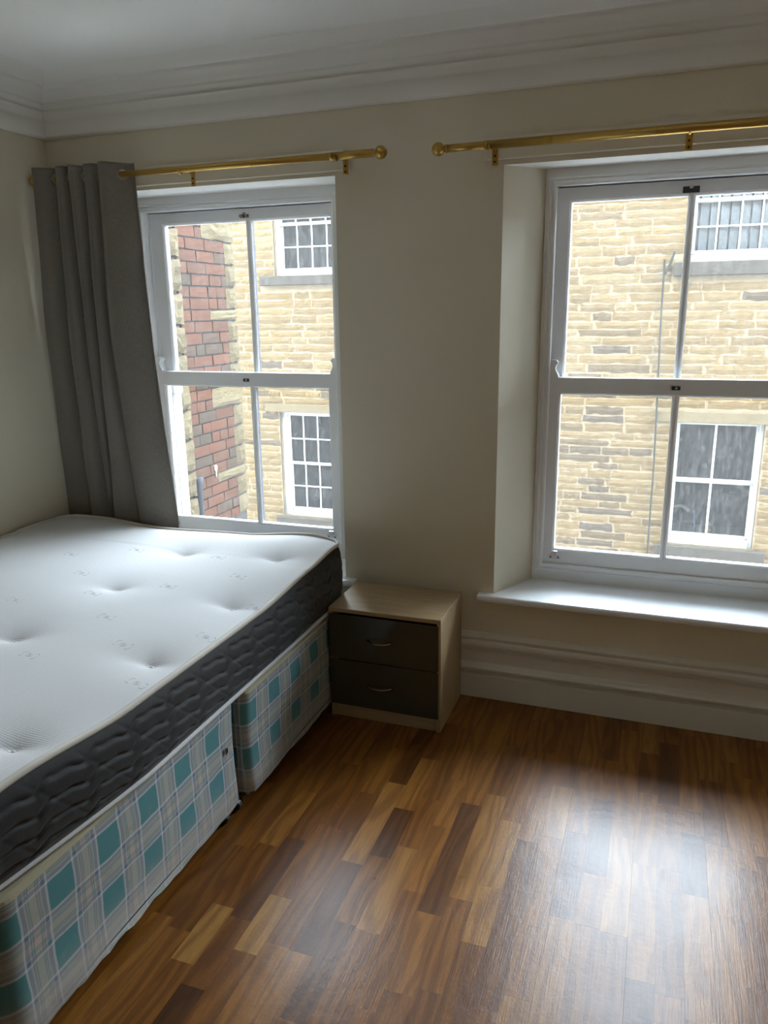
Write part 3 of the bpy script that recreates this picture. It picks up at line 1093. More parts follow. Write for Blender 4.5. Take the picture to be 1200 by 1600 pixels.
def divan(name, label, x0, x1, y0, y1, rad, uoff, zb, zt_, castors, seed):
    root = empty(name, ((x0 + x1) / 2, (y0 + y1) / 2, 0), label, 'bed base')
    rr = random.Random(seed)
    out = rounded_rect(x0, x1, y0, y1, rad)
    n = len(out)
    bm = bmesh.new()
    uvl = bm.loops.layers.uv.new('UVMap')
    # perimeter coordinate so that u equals world y along the right-hand side
    us = [0.0]
    for i in range(n):
        p, q = out[i], out[(i + 1) % n]
        us.append(us[-1] + math.hypot(q[0] - p[0], q[1] - p[1]))
    iref = next(i for i in range(n) if abs(out[i][0] - x1) < 1e-6 and out[i][1] > y0 + rad - 1e-6)
    ush = out[iref][1] - us[iref]
    levels = [zb, zb + 0.004, zb + 0.05, zb + 0.12, zb + 0.2, zt_ - 0.09, zt_ - 0.03, zt_ - 0.012]
    R = []
    for k, z in enumerate(levels):
        ring = []
        for i, p in enumerate(out):
            sag = 0.004 * math.sin(us[i] * 7 + k) * (1 if 0 < k < 6 else 0)
            jag = rr.uniform(-0.006, 0.004) if k == 0 else 0
            cx, cy = (x0 + x1) / 2, (y0 + y1) / 2
            nx = 1 if abs(p[0] - x1) < rad else (-1 if abs(p[0] - x0) < rad else 0)
            ring.append(bm.verts.new((p[0] + nx * sag, p[1], z + jag)))
        R.append(ring)
    for k in range(len(levels) - 1):
        for i in range(n):
            f = bm.faces.new((R[k][i], R[k][(i + 1) % n], R[k + 1][(i + 1) % n], R[k + 1][i]))
            for lp, (du, z) in zip(f.loops, ((0, levels[k]), (1, levels[k]), (1, levels[k + 1]), (0, levels[k + 1]))):
                lp[uvl].uv = (us[i + du] + ush + uoff, z)
    new_obj('plaid_border', bm, PLAID, root, smooth=True)
    # cream top tape rolled over the edge, then the top
    bm = bmesh.new()
    ins = rounded_rect(x0 + 0.012, x1 - 0.012, y0 + 0.012, y1 - 0.012, max(0.01, rad - 0.012))
    A = [bm.verts.new((p[0], p[1], zt_ - 0.0125)) for p in out]
    B = [bm.verts.new((p[0] + ((x0 + x1) / 2 - p[0]) * 0.003, p[1] + ((y0 + y1) / 2 - p[1]) * 0.003, zt_ - 0.004)) for p in out]
    C_ = [bm.verts.new((p[0] + ((x0 + x1) / 2 - p[0]) * 0.02, p[1] + ((y0 + y1) / 2 - p[1]) * 0.02, zt_)) for p in out]
    for P, Q in ((A, B), (B, C_)):
        for i in range(n):
            bm.faces.new((P[i], P[(i + 1) % n], Q[(i + 1) % n], Q[i]))
    bm.faces.new(C_)
    new_obj('top_cover', bm, CREAMT, root)
    bm = bmesh.new()
    bm.faces.new([bm.verts.new((p[0], p[1], zb + 0.02)) for p in out][::-1])
    new_obj('underside', bm, BLACKP, root)
    for cx, cy in castors:
        bm = bmesh.new()
        tube(bm, [(cx, cy, zb + 0.03), (cx, cy, 0.036)], 0.012, 12)
        tube(bm, [(cx, cy - 0.011, 0.0185), (cx, cy - 0.008, 0.0185), (cx, cy + 0.008, 0.0185), (cx, cy + 0.011, 0.0185)], [0.015, 0.0185, 0.0185, 0.015], 18)
        box(bm, cx - 0.016, cx + 0.016, cy - 0.015, cy - 0.012, 0.016, 0.040, 0.001)
        box(bm, cx - 0.016, cx + 0.016, cy + 0.012, cy + 0.015, 0.016, 0.040, 0.001)
        new_obj('castor', bm, BLACKP, root)
    return root


d1 = divan('divan_base', 'plaid divan half nearer the viewer with a small dark hole', -0.018, 1.338, -1.905, -0.944, 0.06, 0.042, 0.036, 0.402,
           [(1.322, -0.972), (1.320, -1.045), (0.05, -1.0), (1.27, -1.83), (0.05, -1.83)], 1)
d2 = divan('divan_base', 'plaid divan half pushed against the bedside cabinet and window wall', -0.018, 1.362, -0.938, -0.045, 0.03, 0.170, 0.040, 0.402,
           [(1.29, -0.86), (0.05, -0.86), (1.28, -0.12), (0.05, -0.12)], 2)
# the torn spot on the nearer half
bm = bmesh.new()
for i in range(10):
    a = 2 * math.pi * i / 10
ring = [bm.verts.new((1.3415 + 0.0008 * math.sin(3 * i), -1.035 + 0.0085 * math.cos(2 * math.pi * i / 10) * (1 + 0.25 * math.sin(i * 2.3)), 0.252 + 0.012 * math.sin(2 * math.pi * i / 10) * (1 + 0.2 * math.cos(i * 1.7)))) for i in range(10)]
cen = bm.verts.new((1.3385, -1.035, 0.252))
for i in range(10):
    bm.faces.new((ring[i], ring[(i + 1) % 10], cen))
o = new_obj('torn_hole', bm, plain('dark_hole', (0.03, 0.018, 0.014), 0.9), d1)
o['label'] = 'small dark torn hole'

# ------------------------------------------------------------------ mattress
mt = empty('mattress', (0.66, -1.05, 0.405), 'white topped double mattress with charcoal quilted sides on plaid base', 'mattress')
MX0, MX1, MY0, MY1, MR = -0.022, 1.352, -2.0, -0.098, 0.075
mout = rounded_rect(MX0, MX1, MY0, MY1, MR, 14, 0.0045)


def lerp_tab(tab, t):
    for (a, va), (b, vb) in zip(tab, tab[1:]):
        if t <= b:
            u = max(0, (t - a) / (b - a))
            u = u * u * (3 - 2 * u)
            return va + (vb - va) * u
    return tab[-1][1]


EDGE_R = [(-2.0, 0.655), (-1.84, 0.655), (-1.45, 0.622), (-0.8, 0.618), (-0.42, 0.640), (-0.16, 0.664), (-0.098, 0.652)]


def edge_z(x, y):
    r = lerp_tab(EDGE_R, y)
    l = 0.655 if y < -0.4 else 0.660
    u = min(1, max(0, (x - MX0) / (MX1 - MX0)))
    z = l + (r - l) * u ** 1.5
    if y > -0.5:
        back = lerp_tab([(-0.1, 0.655), (0.15, 0.655), (0.5, 0.632), (0.9, 0.640), (1.2, 0.664), (1.35, 0.650)], x)
        w = (y + 0.5) / 0.4
        w = min(1, max(0, w)) ** 2
        z = z + (back - z) * w
    return z


TUFTS = [(0.795, -1.255), (0.812, -0.82), (0.816, -0.415), (1.185, -0.362), (1.245, -0.80), (1.252, -1.24), (1.235, -1.71), (0.80, -1.70), (0.38, -1.71), (0.37, -1.25), (1.0, -0.0)]
TUFTS = TUFTS[:9]


def top_z(x, y):
    d = min(x - MX0, MX1 - x, y - MY0, MY1 - y)
    e = edge_z(x, y)
    crown = 0.013 * (1 - math.exp(-max(d, 0) / 0.07))
    mid = 0.020 * (1 - math.exp(-max(d, 0) / 0.30))
    target = 0.655
    w = 1 - math.exp(-max(d, 0) / 0.16)
    z = e + (target - e) * w * 0.75 + crown * 0.8
    for tx, ty in TUFTS:
        dx, dy = x - tx, y - ty
        r = math.hypot(dx, dy)
        if r < 0.4:
            z -= 0.026 * math.exp(-r / 0.050) + 0.006 * math.exp(-(r / 0.13) ** 2)
            ang = math.atan2(dy, dx)
            z -= 0.004 * math.exp(-r / 0.09) * max(0, math.cos(2 * ang - 0.5)) ** 2
    z += 0.0025 * math.sin(5.1 * x + 2.3 * y) * math.sin(4.3 * y - 1.7 * x)
    return z


def to_round(x, y):
    """Squash the corners of the rectangle onto the rounded outline."""
    for cx, sx in ((MX0 + MR, -1), (MX1 - MR, 1)):
        for cyy, sy in ((MY0 + MR, -1), (MY1 - MR, 1)):
            dx, dy = (x - cx) * sx, (y - cyy) * sy
            if dx > 0 and dy > 0:
                m = max(dx, dy)
                r = math.hypot(dx, dy)
                k = m / r
                return cx + sx * dx * k, cyy + sy * dy * k
    return x, y


bm = bmesh.new()
nx, ny = 140, 190
G = []
for i in range(nx + 1):
    x = MX0 + (MX1 - MX0) * i / nx
    row = []
    for j in range(ny + 1):
        y = MY0 + (MY1 - MY0) * j / ny
        X, Y_ = to_round(x, y)
        row.append(bm.verts.new((X, Y_, top_z(X, Y_) if 0 < i < nx and 0 < j < ny else edge_z(X, Y_))))
    G.append(row)
for i in range(nx):
    for j in range(ny):
        bm.faces.new((G[i][j], G[i + 1][j], G[i + 1][j + 1], G[i][j + 1]))
new_obj('top_panel', bm, KNIT, mt, smooth=True)

# quilted side
bm = bmesh.new()
n = len(mout)
NZ = 60
us = [0.0]
for i in range(n):
    p, q = mout[i], mout[(i + 1) % n]
    us.append(us[-1] + math.hypot(q[0] - p[0], q[1] - p[1]))
ZBM = 0.413
rings = []


def tri(t):
    t = t % 1.0
    return 4 * abs(t - 0.5) - 1


for k in range(NZ + 1):
    h = k / NZ
    ring = []
    for i, p in enumerate(mout):
        a, b = mout[i - 1], mout[(i + 1) % n]
        tv = Vector((b[0] - a[0], b[1] - a[1], 0)).normalized()
        nv = Vector((tv.y, -tv.x, 0))
        ez = edge_z(p[0], p[1])
        u = us[i]
        z = ZBM + (ez - 0.004 - ZBM) * h
        # wavy stitch rows
        H = h * 4.6
        q_ = (u / 0.148) % 1.0
        wave = 0.50 * (q_ ** 1.3 if q_ < 0.74 else (1 - (q_ - 0.74) / 0.26) * 0.676) + 0.05 * math.sin(u * 84)
        ph = H + wave
        fr = abs((ph % 1.0) - 0.5)                      # 0.5 on a stitch line
        pil = 1.0 - math.exp(-((0.5 - fr) / 0.11) ** 2)
        pil *= 0.75 + 0.25 * math.cos((fr) * 2.2)
        dg = abs(((u / 0.148 + h * 1.5) % 1.0) - 0.5)
        diag = 1.0 - 0.24 * math.exp(-((0.5 - dg) / 0.035) ** 2)
        edge = min(1, 6 * h) * min(1, 6 * (1 - h))
        d = 0.016 * math.sin(math.pi * h) ** 0.7 + (0.0092 * pil * diag) * edge
        d += 0.004 * math.sin(u * 5.0) * math.sin(math.pi * h)
        if p[0] < 0.0:
            d = min(d, 0.003)
        if p[1] > -0.45:
            d *= 0.65
        tuck = 0.05 * max(0.0, min(1.0, (-1.42 - p[1]) / 0.45)) ** 1.2 * (1 - h) ** 1.5 * (1 if p[0] > 1.0 else 0)
        ring.append(bm.verts.new((p[0] + nv.x * d - tuck, p[1] + nv.y * d if nv.y < 0.5 else p[1] + min(d, 0.004) * nv.y, z)))
    rings.append(ring)
for k in range(NZ):
    for i in range(n):
        bm.faces.new((rings[k][i], rings[k][(i + 1) % n], rings[k + 1][(i + 1) % n], rings[k + 1][i]))
new_obj('side_border', bm, QUILT, mt, smooth=True)
bm = bmesh.new()
bm.faces.new([bm.verts.new((p[0] - (0.05 * max(0.0, min(1.0, (-1.42 - p[1]) / 0.45)) ** 1.2 if p[0] > 1.0 else 0), p[1], ZBM)) for p in mout][::-1])
new_obj('underside', bm, TAPE, mt)
sub = mout[::4]
bm = bmesh.new()
tube(bm, [(p[0], p[1], edge_z(p[0], p[1]) + 0.002) for p in sub], 0.0085, 8, closed=True)
o = new_obj('piping', bm, PIPING, mt, smooth=True)
bm = bmesh.new()


def pz(p):
    return ZBM + 0.0045


tube(bm, [(p[0] + ((0.006 - 0.05 * max(0.0, min(1.0, (-1.42 - p[1]) / 0.45)) ** 1.2) if p[0] > 1.0 else 0), p[1], pz(p)) for p in sub], 0.0078, 8, closed=True)
o = new_obj('piping', bm, TAPE, mt, smooth=True)
o['label'] = 'grey white piping along the bottom edge'

# cotton tufts
for tx, ty in TUFTS:
    bm = bmesh.new()
    z = top_z(tx, ty)
    for k, (dx, dy) in enumerate(((0.004, 0.002), (-0.007, -0.003))):
        bmesh.ops.create_uvsphere(bm, u_segments=10, v_segments=6, radius=0.0062,
                                  matrix=Matrix.Translation((tx + dx, ty + dy, z + 0.003)) @ Matrix.Diagonal((1.2, 0.9, 0.7, 1)))
    new_obj('tuft', bm, TUFTM, mt, smooth=True)

# woven emblem, a bracketed ring, repeated over the top
MARKS = [(0.437, -0.602), (0.638, -0.472), (0.626, -0.767), (0.787, -0.904), (0.988, -0.770), (0.604, -1.048), (0.973, -1.065),
         (1.136, -1.200), (0.946, -1.350), (1.300, -1.359), (0.988, -0.447), (1.159, -0.600), (1.310, -1.049), (1.32, -0.770)]
for (mx_, my_) in MARKS:
    bm = bmesh.new()
    S = 0.030
    ang = math.radians(-8)

    def P(a, b):
        x = mx_ + a * math.cos(ang) - b * math.sin(ang)
        y = my_ + a * math.sin(ang) + b * math.cos(ang)
        return (x, y, top_z(x, y) + 0.0001)
    w = 0.00075
    for s in (-1, 1):
        tube(bm, [P(s * 0.018, 0.014), P(s * 0.027, 0.014), P(s * 0.027, 0.0), P(s * 0.027, -0.014), P(s * 0.018, -0.014)], w, 5)
    tube(bm, [P(0.010 * math.cos(t), 0.008 * math.sin(t)) for t in [2 * math.pi * i / 12 for i in range(12)]], w, 5, closed=True)
    tube(bm, [P(-0.004, 0.0), P(0.004, 0.0)], w, 5)
    new_obj('woven_mark', bm, KNIT, mt, smooth=True)

# ------------------------------------------------------------------ bedside cabinet
NX0, NX1, NY0, NY1, NH = 1.375, 1.821, -0.319, -0.006, 0.457
ns = empty('bedside_cabinet', ((NX0 + NX1) / 2, (NY0 + NY1) / 2, 0), 'two drawer bedside cabinet in pale oak with glossy taupe fronts', 'cabinet')
boxobj('top_panel', NX0, NX1, NY0 - 0.002, NY1, NH - 0.016, NH, OAKX, ns, 0.0012)
boxobj('side_panel', NX0, NX0 + 0.015, NY0 + 0.002, NY1, 0.0, NH - 0.0162, OAKZ, ns, 0.0008)
boxobj('side_panel', NX1 - 0.015, NX1, NY0, NY1, 0.0, NH - 0.0162, OAKZ, ns, 0.0008)
boxobj('plinth', NX0 + 0.0155, NX1 - 0.0155, NY0 + 0.008, NY0 + 0.022, 0.0, 0.056, OAKX, ns, 0.0008)
boxobj('back_panel', NX0 + 0.0155, NX1 - 0.0155, NY1 - 0.008, NY1 - 0.004, 0.004, NH - 0.02, OAKZ, ns)
for (z0, z1) in ((0.249, 0.432), (0.054, 0.2455)):
    bm = bmesh.new()
    box(bm, NX0 + 0.001, NX1 - 0.0085, NY0 - 0.001, NY0 + 0.0015, z0, z1, 0.0006)
    box(bm, NX0 + 0.018, NX1 - 0.018, NY0 + 0.0015, NY1 - 0.02, z0 + 0.01, z1 - 0.02)
    dr = new_obj('drawer', bm, DRAWER, ns)
    bm = bmesh.new()
    cxh, zh = NX0 + 0.207, (z0 + z1) / 2 - 0.0 + (0.0 if z0 > 0.2 else 0.004)
    pts, rad = [], []
    for i in range(21):
        t = -1 + 2 * i / 20
        pts.append((cxh + 0.048 * t, NY0 - 0.0005 - 0.024 * (1 - abs(t) ** 2.6), zh - 0.003 * (1 - t * t)))
        rad.append(0.0038 + 0.0012 * abs(t) ** 3)
    tube(bm, pts, rad, 12)
    h = new_obj('handle', bm, plain('bronze_handle', (0.30, 0.22, 0.13), 0.25, 1.0), dr, smooth=True)
    h['label'] = 'bronze bow handle'

# ------------------------------------------------------------------ outside: stone building across the alley
FY = 6.8
KS = (FY + 2.83908333) / (5.6 + 2.83908333)


def fx(x):
    return CAM.x + (x - CAM.x) * KS


def fz(z):
    return CAM.z + (z - CAM.z) * KS


def rough_block(seed, nx=5, nz=3, bulge=0.5, jit=0.03):
    """Unit block: front face toward -y, roughly dressed; depth runs 0..1 along +y."""
    rr = random.Random(seed)
    bm = bmesh.new()
    g = []
    for i in range(nx + 1):
        row = []
        for k in range(nz + 1):
            x, z = -0.5 + i / nx, -0.5 + k / nz
            rim = i in (0, nx) or k in (0, nz)
            if i in (0, nx):
                x += (jit * 0.6) * rr.uniform(-1, 0.2) * (1 if i else -1)
            if k in (0, nz):
                z += jit * 2.2 * rr.uniform(-1, 0.3) * (1 if k else -1)
            y = 0.0 if rim else -bulge * rr.uniform(0.35, 1.0)
            row.append(bm.verts.new((x, y, z)))
        g.append(row)
    for i in range(nx):
        for k in range(nz):
            bm.faces.new((g[i][k], g[i + 1][k], g[i + 1][k + 1], g[i][k + 1]))
    rim = [g[i][0] for i in range(nx + 1)] + [g[nx][k] for k in range(1, nz + 1)] + [g[i][nz] for i in range(nx - 1, -1, -1)] + [g[0][k] for k in range(nz - 1, 0, -1)]
    back = [bm.verts.new((v.co.x, 1.0, v.co.z)) for v in rim]
    m = len(rim)
    for i in range(m):
        bm.faces.new((rim[(i + 1) % m], rim[i], back[i], back[(i + 1) % m]))
    return bm


def block_meshes(name, mat, count, seed, **kw):
    out = []
    for i in range(count):
        bm = rough_block(seed + i, **kw)
        me = bpy.data.meshes.new(name)
        bm.to_mesh(me)
        bm.free()
        me.materials.append(mat)
        out.append(me)
    return out


STONES = block_meshes('stone', SAND, 14, 40, nx=7, nz=2, bulge=0.8, jit=0.075)
BRICKS = block_meshes('brick', BRICK, 6, 90, nx=2, nz=2, bulge=0.18, jit=0.02)
QUOINS = block_meshes('quoin_stone', QUOIN, 6, 130, nx=4, nz=4, bulge=0.7, jit=0.03)

sb = empty('stone_building', (fx(0.6), FY + 0.1, -3.5), 'yellow sandstone building with white sash windows across the alley', 'building')

# window openings in the facade: x0, x1, z0, z1 measured on a nearer plane and pushed back
OPEN = [
    (fx(-1.84), fx(-0.90), fz(1.960), fz(3.10)),
    (fx(-1.865), fx(-0.90), fz(-0.935), fz(0.368)),
    (fx(2.688), fx(3.60), fz(1.975), fz(3.10)),
    (fx(2.672), fx(3.520), fz(-0.900), fz(0.400)),
]
LINT = [(fx(-2.05), fx(-0.70), fz(0.370), fz(0.468)), (fx(2.50), fx(3.70), fz(0.402), fz(0.516))]
SILLS = [(fx(-2.02), fx(-0.72), fz(1.850), fz(1.958)), (fx(2.545), fx(3.75), fz(1.838), fz(1.972)),
         (fx(-1.95), fx(-0.78), fz(-1.035), fz(-0.940)), (fx(2.57), fx(3.64), fz(-1.03), fz(-0.905))]
VENTS = [(fx(-2.15), fx(-2.02), fz(0.560), fz(0.632)), (fx(-1.30), fx(-1.17), fz(0.552), fz(0.632))]
ZROOF = 3.45
bm = bmesh.new()
xs = sorted({-9.0, 12.0, *[v for o in OPEN for v in o[:2]]})
zs = sorted({-3.5, ZROOF, *[v for o in OPEN for v in o[2:]]})
grid_face(bm, xs, zs, FY + 0.003, OPEN, 0)
for o in OPEN:
    A = [(o[0], FY + 0.022, o[2]), (o[1], FY + 0.022, o[2]), (o[1], FY + 0.022, o[3]), (o[0], FY + 0.022, o[3])]
    for k in range(4):
        p, q = A[k], A[(k + 1) % 4]
        bm.faces.new([bm.verts.new(v) for v in (p, (p[0], FY + 0.2, p[2]), (q[0], FY + 0.2, q[2]), q)])
# roof slab and back so that the block has depth
v = [bm.verts.new(p) for p in ((-9, FY + 0.022, ZROOF), (12, FY + 0.022, ZROOF), (12, FY + 3.5, ZROOF + 0.3), (-9, FY + 3.5, ZROOF + 0.3))]
bm.faces.new(v)
new_obj('wall', bm, MORTAR, sb)


def in_any(x0, x1, z0, z1, R):
    return any(x1 > r[0] + 0.004 and x0 < r[1] - 0.004 and z1 > r[2] + 0.01 and z0 < r[3] - 0.01 for r in R)


def clip_run(x0, x1, z0, z1):
    """Free intervals of a course between the openings, lintels, sills and vents."""
    segs = [(x0, x1)]
    for r in OPEN + LINT + SILLS + VENTS:
        if z1 > r[2] + 0.02 and z0 < r[3] - 0.02:
            nxt = []
            for a, b in segs:
                if r[1] <= a or r[0] >= b:
                    nxt.append((a, b))
                    continue
                if r[0] - a > 0.03:
                    nxt.append((a, r[0] - 0.006))
                if b - r[1] > 0.03:
                    nxt.append((r[1] + 0.006, b))
            segs = nxt
    return segs


GLASSPX = [((372, 330, 526, 830)), ((862, 300, 1205, 880))]
rr = random.Random(5)
blocks = []
z = fz(-1.62)
while z < ZROOF - 0.12:
    h = rr.uniform(0.084, 0.118)
    for (a, b) in clip_run(-4.4, 6.6, z, z + h):
        x = a - (rr.uniform(0, 0.3) if a == -4.4 else 0)
        while x < b - 0.02:
            L = rr.choice((0.24, 0.34, 0.44, 0.55, 0.70)) * rr.uniform(0.85, 1.15)
            x2 = min(b, x + L)
            if b - x2 < 0.14:
                x2 = b
            sooty = abs((x + x2) / 2 - 1.84) < 0.24 and z < fz(1.5) and rr.random() < 0.65
            blocks.append((x, x2, z, z + h, rr.random() * (0.06 if sooty else 1.0), rr.randrange(14), rr.uniform(0.008, 0.016)))
            x = x2
    z += h
vis, hid = [], []
for bk in blocks:
    px, py = project(((bk[0] + bk[1]) / 2, FY, (bk[2] + bk[3]) / 2))
    (vis if any(r[0] < px < r[2] and r[1] < py < r[3] for r in GLASSPX) else hid).append(bk)
vis.sort(key=lambda q: -(q[1] - q[0]) * (q[3] - q[2]))
hid += vis[298:]
vis = vis[:298]
J = 0.008
for (a, b, z0, z1, tone, mi, dp) in vis:
    inst('stone', STONES[mi], sb, ((a + b) / 2, FY + 0.0, (z0 + z1) / 2), (b - a - J, dp, z1 - z0 - J), color=(tone, tone, tone))
sbm = bmesh.new()
proto = [rough_block(40 + i, nx=7, nz=2, bulge=0.8, jit=0.075) for i in range(14)]
PV = [([v.co.copy() for v in p.verts], [[v.index for v in f.verts] for f in p.faces]) for p in (lambda L: [q.verts.index_update() or q for q in L])(proto)]
for (a, b, z0, z1, tone, mi, dp) in hid:
    vs_, fs_ = PV[mi]
    nv = [sbm.verts.new(((a + b) / 2 + c.x * (b - a - J), FY + c.y * dp, (z0 + z1) / 2 + c.z * (z1 - z0 - J))) for c in vs_]
    for f in fs_:
        sbm.faces.new([nv[i] for i in f])
o = new_obj('stonework', sbm, SANDS, sb)
o['kind'] = 'stuff'

for r in LINT:
    boxobj('lintel', r[0], r[1], FY - 0.022, FY + 0.1, r[2], r[3], DRESSED, sb, 0.006)
for r in SILLS:
    boxobj('stone_sill', r[0], r[1], FY - 0.075, FY + 0.1, r[2], r[3], SOOTY, sb, 0.01)
for r in VENTS:
    bm = bmesh.new()
    box(bm, r[0], r[1], FY - 0.012, FY + 0.02, r[2], r[3], 0.004)
    vb = new_obj('air_brick', bm, DRESSED, sb)
    bm = bmesh.new()
    w, h = r[1] - r[0], r[3] - r[2]
    for i in range(3):
        for k in range(2):
            x0 = r[0] + w * (0.06 + 0.50 * k)
            box(bm, x0, x0 + w * 0.40, FY - 0.0135, FY - 0.011, r[2] + h * (0.12 + 0.29 * i), r[2] + h * (0.28 + 0.29 * i))
    new_obj('vent_slot', bm, GAPM, vb)


def far_window(ob, cols, glass_x, rows_upper, rows_lower, meet, mat_glass, label=None):
    """rows_* are z lists of glass edges from bottom to top for each sash (facade plane), glass_x the list of upright centres."""
    x0, x1, z0, z1 = ob
    bm = bmesh.new()
    fw_ = 0.045
    yb = FY + 0.06
    g0, g1 = glass_x[0], glass_x[-1]
    box(bm, x0 + 0.002, g0 - 0.035, yb, yb + 0.08, z0 + 0.002, z1 - 0.002, 0.004)
    box(bm, g1 + 0.035, x1 - 0.002, yb, yb + 0.08, z0 + 0.002, z1 - 0.002, 0.004)
    box(bm, g0 - 0.035, g1 + 0.035, yb + 0.003, yb + 0.08, rows_upper[-1] + 0.03, z1 - 0.002)
    box(bm, g0 - 0.035, g1 + 0.035, yb - 0.005, yb + 0.08, z0 + 0.002, max(z0 + 0.02, rows_lower[0] - 0.045))
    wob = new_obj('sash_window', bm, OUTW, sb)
    if label:
        wob['label'] = label
    for nm, rows_, ya in (('upper_sash', rows_upper, yb + 0.018), ('lower_sash', rows_lower, yb + 0.045)):
        bm = bmesh.new()
        zb_, zt2 = rows_[0], rows_[-1]
        top_r = 0.030
        box(bm, g0 - 0.036, g0, ya, ya + 0.03, zb_ - 0.035, zt2 + top_r)
        box(bm, g1, g1 + 0.036, ya, ya + 0.03, zb_ - 0.035, zt2 + top_r)
        box(bm, g0, g1, ya, ya + 0.03, zt2, zt2 + top_r)
        box(bm, g0, g1, ya - 0.001, ya + 0.03, zb_ - (0.032 if nm == 'upper_sash' else 0.05), zb_)
        bw = 0.009 if len(glass_x) > 3 else 0.013
        for gx in glass_x[1:-1]:
            box(bm, gx - bw, gx + bw, ya + 0.002, ya + 0.026, zb_, zt2)
        for gz in rows_[1:-1]:
            box(bm, g0, g1, ya + 0.003, ya + 0.025, gz - bw, gz + bw)
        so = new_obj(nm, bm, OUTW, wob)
        # panes are sub-parts of the window
        for a, b in zip(glass_x, glass_x[1:]):
            for c, d in zip(rows_, rows_[1:]):
                boxobj('pane', a, b, ya + 0.012, ya + 0.016, c, d, mat_glass, wob)
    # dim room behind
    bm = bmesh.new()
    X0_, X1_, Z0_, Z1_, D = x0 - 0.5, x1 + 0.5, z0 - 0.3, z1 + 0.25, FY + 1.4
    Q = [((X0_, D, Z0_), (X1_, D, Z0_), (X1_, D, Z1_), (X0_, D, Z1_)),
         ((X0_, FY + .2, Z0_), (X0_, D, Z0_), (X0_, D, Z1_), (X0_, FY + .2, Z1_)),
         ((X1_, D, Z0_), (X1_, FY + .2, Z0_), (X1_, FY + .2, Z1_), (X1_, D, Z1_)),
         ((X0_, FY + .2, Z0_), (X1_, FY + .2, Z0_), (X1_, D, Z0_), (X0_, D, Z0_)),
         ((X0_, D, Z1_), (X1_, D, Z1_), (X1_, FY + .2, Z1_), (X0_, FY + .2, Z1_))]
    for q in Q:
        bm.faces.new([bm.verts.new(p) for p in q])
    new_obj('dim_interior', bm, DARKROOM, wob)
    return wob


def lin(a, b, n):
    return [a + (b - a) * i / n for i in range(n + 1)]


far_window(OPEN[0], 4, [fx(v) for v in (-1.755, -1.579, -1.393, -1.206, -1.02)], [fz(v) for v in (2.545, 2.78, 3.02)], [fz(v) for v in (2.042, 2.278, 2.512)], None, DIRTY)
far_window(OPEN[1], 4, [fx(v) for v in (-1.755, -1.583, -1.394, -1.208, -1.02)], [fz(v) for v in (-0.250, 0.037, 0.322)], [fz(v) for v in (-0.838, -0.565, -0.290)], None, DIRTY)
wb_ = far_window(OPEN[2], 4, [fx(v) for v in (2.723, 2.912, 3.120, 3.303, 3.50)], [fz(v) for v in (2.555, 2.78, 3.02)], [fz(v) for v in (2.080, 2.300, 2.520)], None, DIRTY)
far_window(OPEN[3], 2, [fx(v) for v in (2.730, 3.076, 3.450)], [fz(v) for v in (-0.186, 0.375)], [fz(v) for v in (-0.785, -0.240)], None, DIRTY)
# vertical blind behind the upper window on the right
BLIND = plain('pale_blind_fabric', (0.78, 0.80, 0.82), 0.8)
bx = fx(2.70)
while bx < fx(3.52):
    bm = bmesh.new()
    a = math.radians(28)
    w = 0.050
    p = [(-w * math.cos(a), -w * math.sin(a)), (w * math.cos(a), w * math.sin(a))]
    q = [bm.verts.new((bx + p[i][0], FY + 0.16 + p[i][1], zz)) for i, zz in ((0, fz(2.02)), (1, fz(2.02)), (1, fz(3.05)), (0, fz(3.05)))]
    f = bm.faces.new(q)
    r = bmesh.ops.extrude_face_region(bm, geom=[f])
    for v in [g for g in r['geom'] if isinstance(g, bmesh.types.BMVert)]:
        v.co.y += 0.002
    new_obj('blind_slat', bm, BLIND, wb_)
    bx += 0.105

# conduit up the facade, with a sagging loop
bm = bmesh.new()
tube(bm, [(fx(2.503), FY - 0.04, fz(-1.10)), (fx(2.500), FY - 0.04, fz(0.0)), (fx(2.485), FY - 0.04, fz(0.6)), (fx(2.462), FY - 0.04, fz(1.4)), (fx(2.454), FY - 0.04, fz(2.0))], 0.010, 8)
tube(bm, [(fx(2.47), FY - 0.05, fz(0.70)), (fx(2.50), FY - 0.06, fz(0.655)), (fx(2.57), FY - 0.06, fz(0.645)), (fx(2.63), FY - 0.06, fz(0.665)), (fx(2.66), FY - 0.05, fz(0.71))], 0.006, 8)
tube(bm, [(fx(2.47), FY - 0.04, fz(1.86)), (fx(2.50), FY - 0.05, fz(1.94)), (fx(2.545), FY - 0.05, fz(2.07))], 0.013, 8)
o = new_obj('conduit', bm, CABLE, sb)
o['label'] = 'thin dark conduit running up the stone wall'

# things standing inside the two-over-two window
zi = fz(-0.79) - 0.02
boxo = boxobj('counter', fx(2.70), fx(3.50), FY + 0.16, FY + 0.62, zi - 0.04, zi, COUNTER)
tag(boxo, 'grey counter behind the lower right window across the alley', 'counter')
bm = bmesh.new()
pts = [(fx(2.71), FY + 0.34, zi), (fx(2.70), FY + 0.34, zi + 0.22)]
for i in range(9):
    a = math.radians(180 - 20 * i)
    pts.append((fx(2.70) + 0.115 + 0.115 * math.cos(a), FY + 0.34 - 0.010 * i, zi + 0.22 + 0.085 * math.sin(a)))
tube(bm, pts, [0.012] * 5 + [0.014, 0.016, 0.019, 0.022, 0.025, 0.022][:len(pts) - 5], 12)
tg = new_obj('gooseneck_tap', bm, TAPM, smooth=True)
tag(tg, 'curved grey gooseneck tap behind the lower left pane across the alley', 'tap')
bm = bmesh.new()
tube(bm, [(fx(2.965), FY + 0.20, zi), (fx(2.938), FY + 0.22, zi + 0.24)], 0.011, 10)
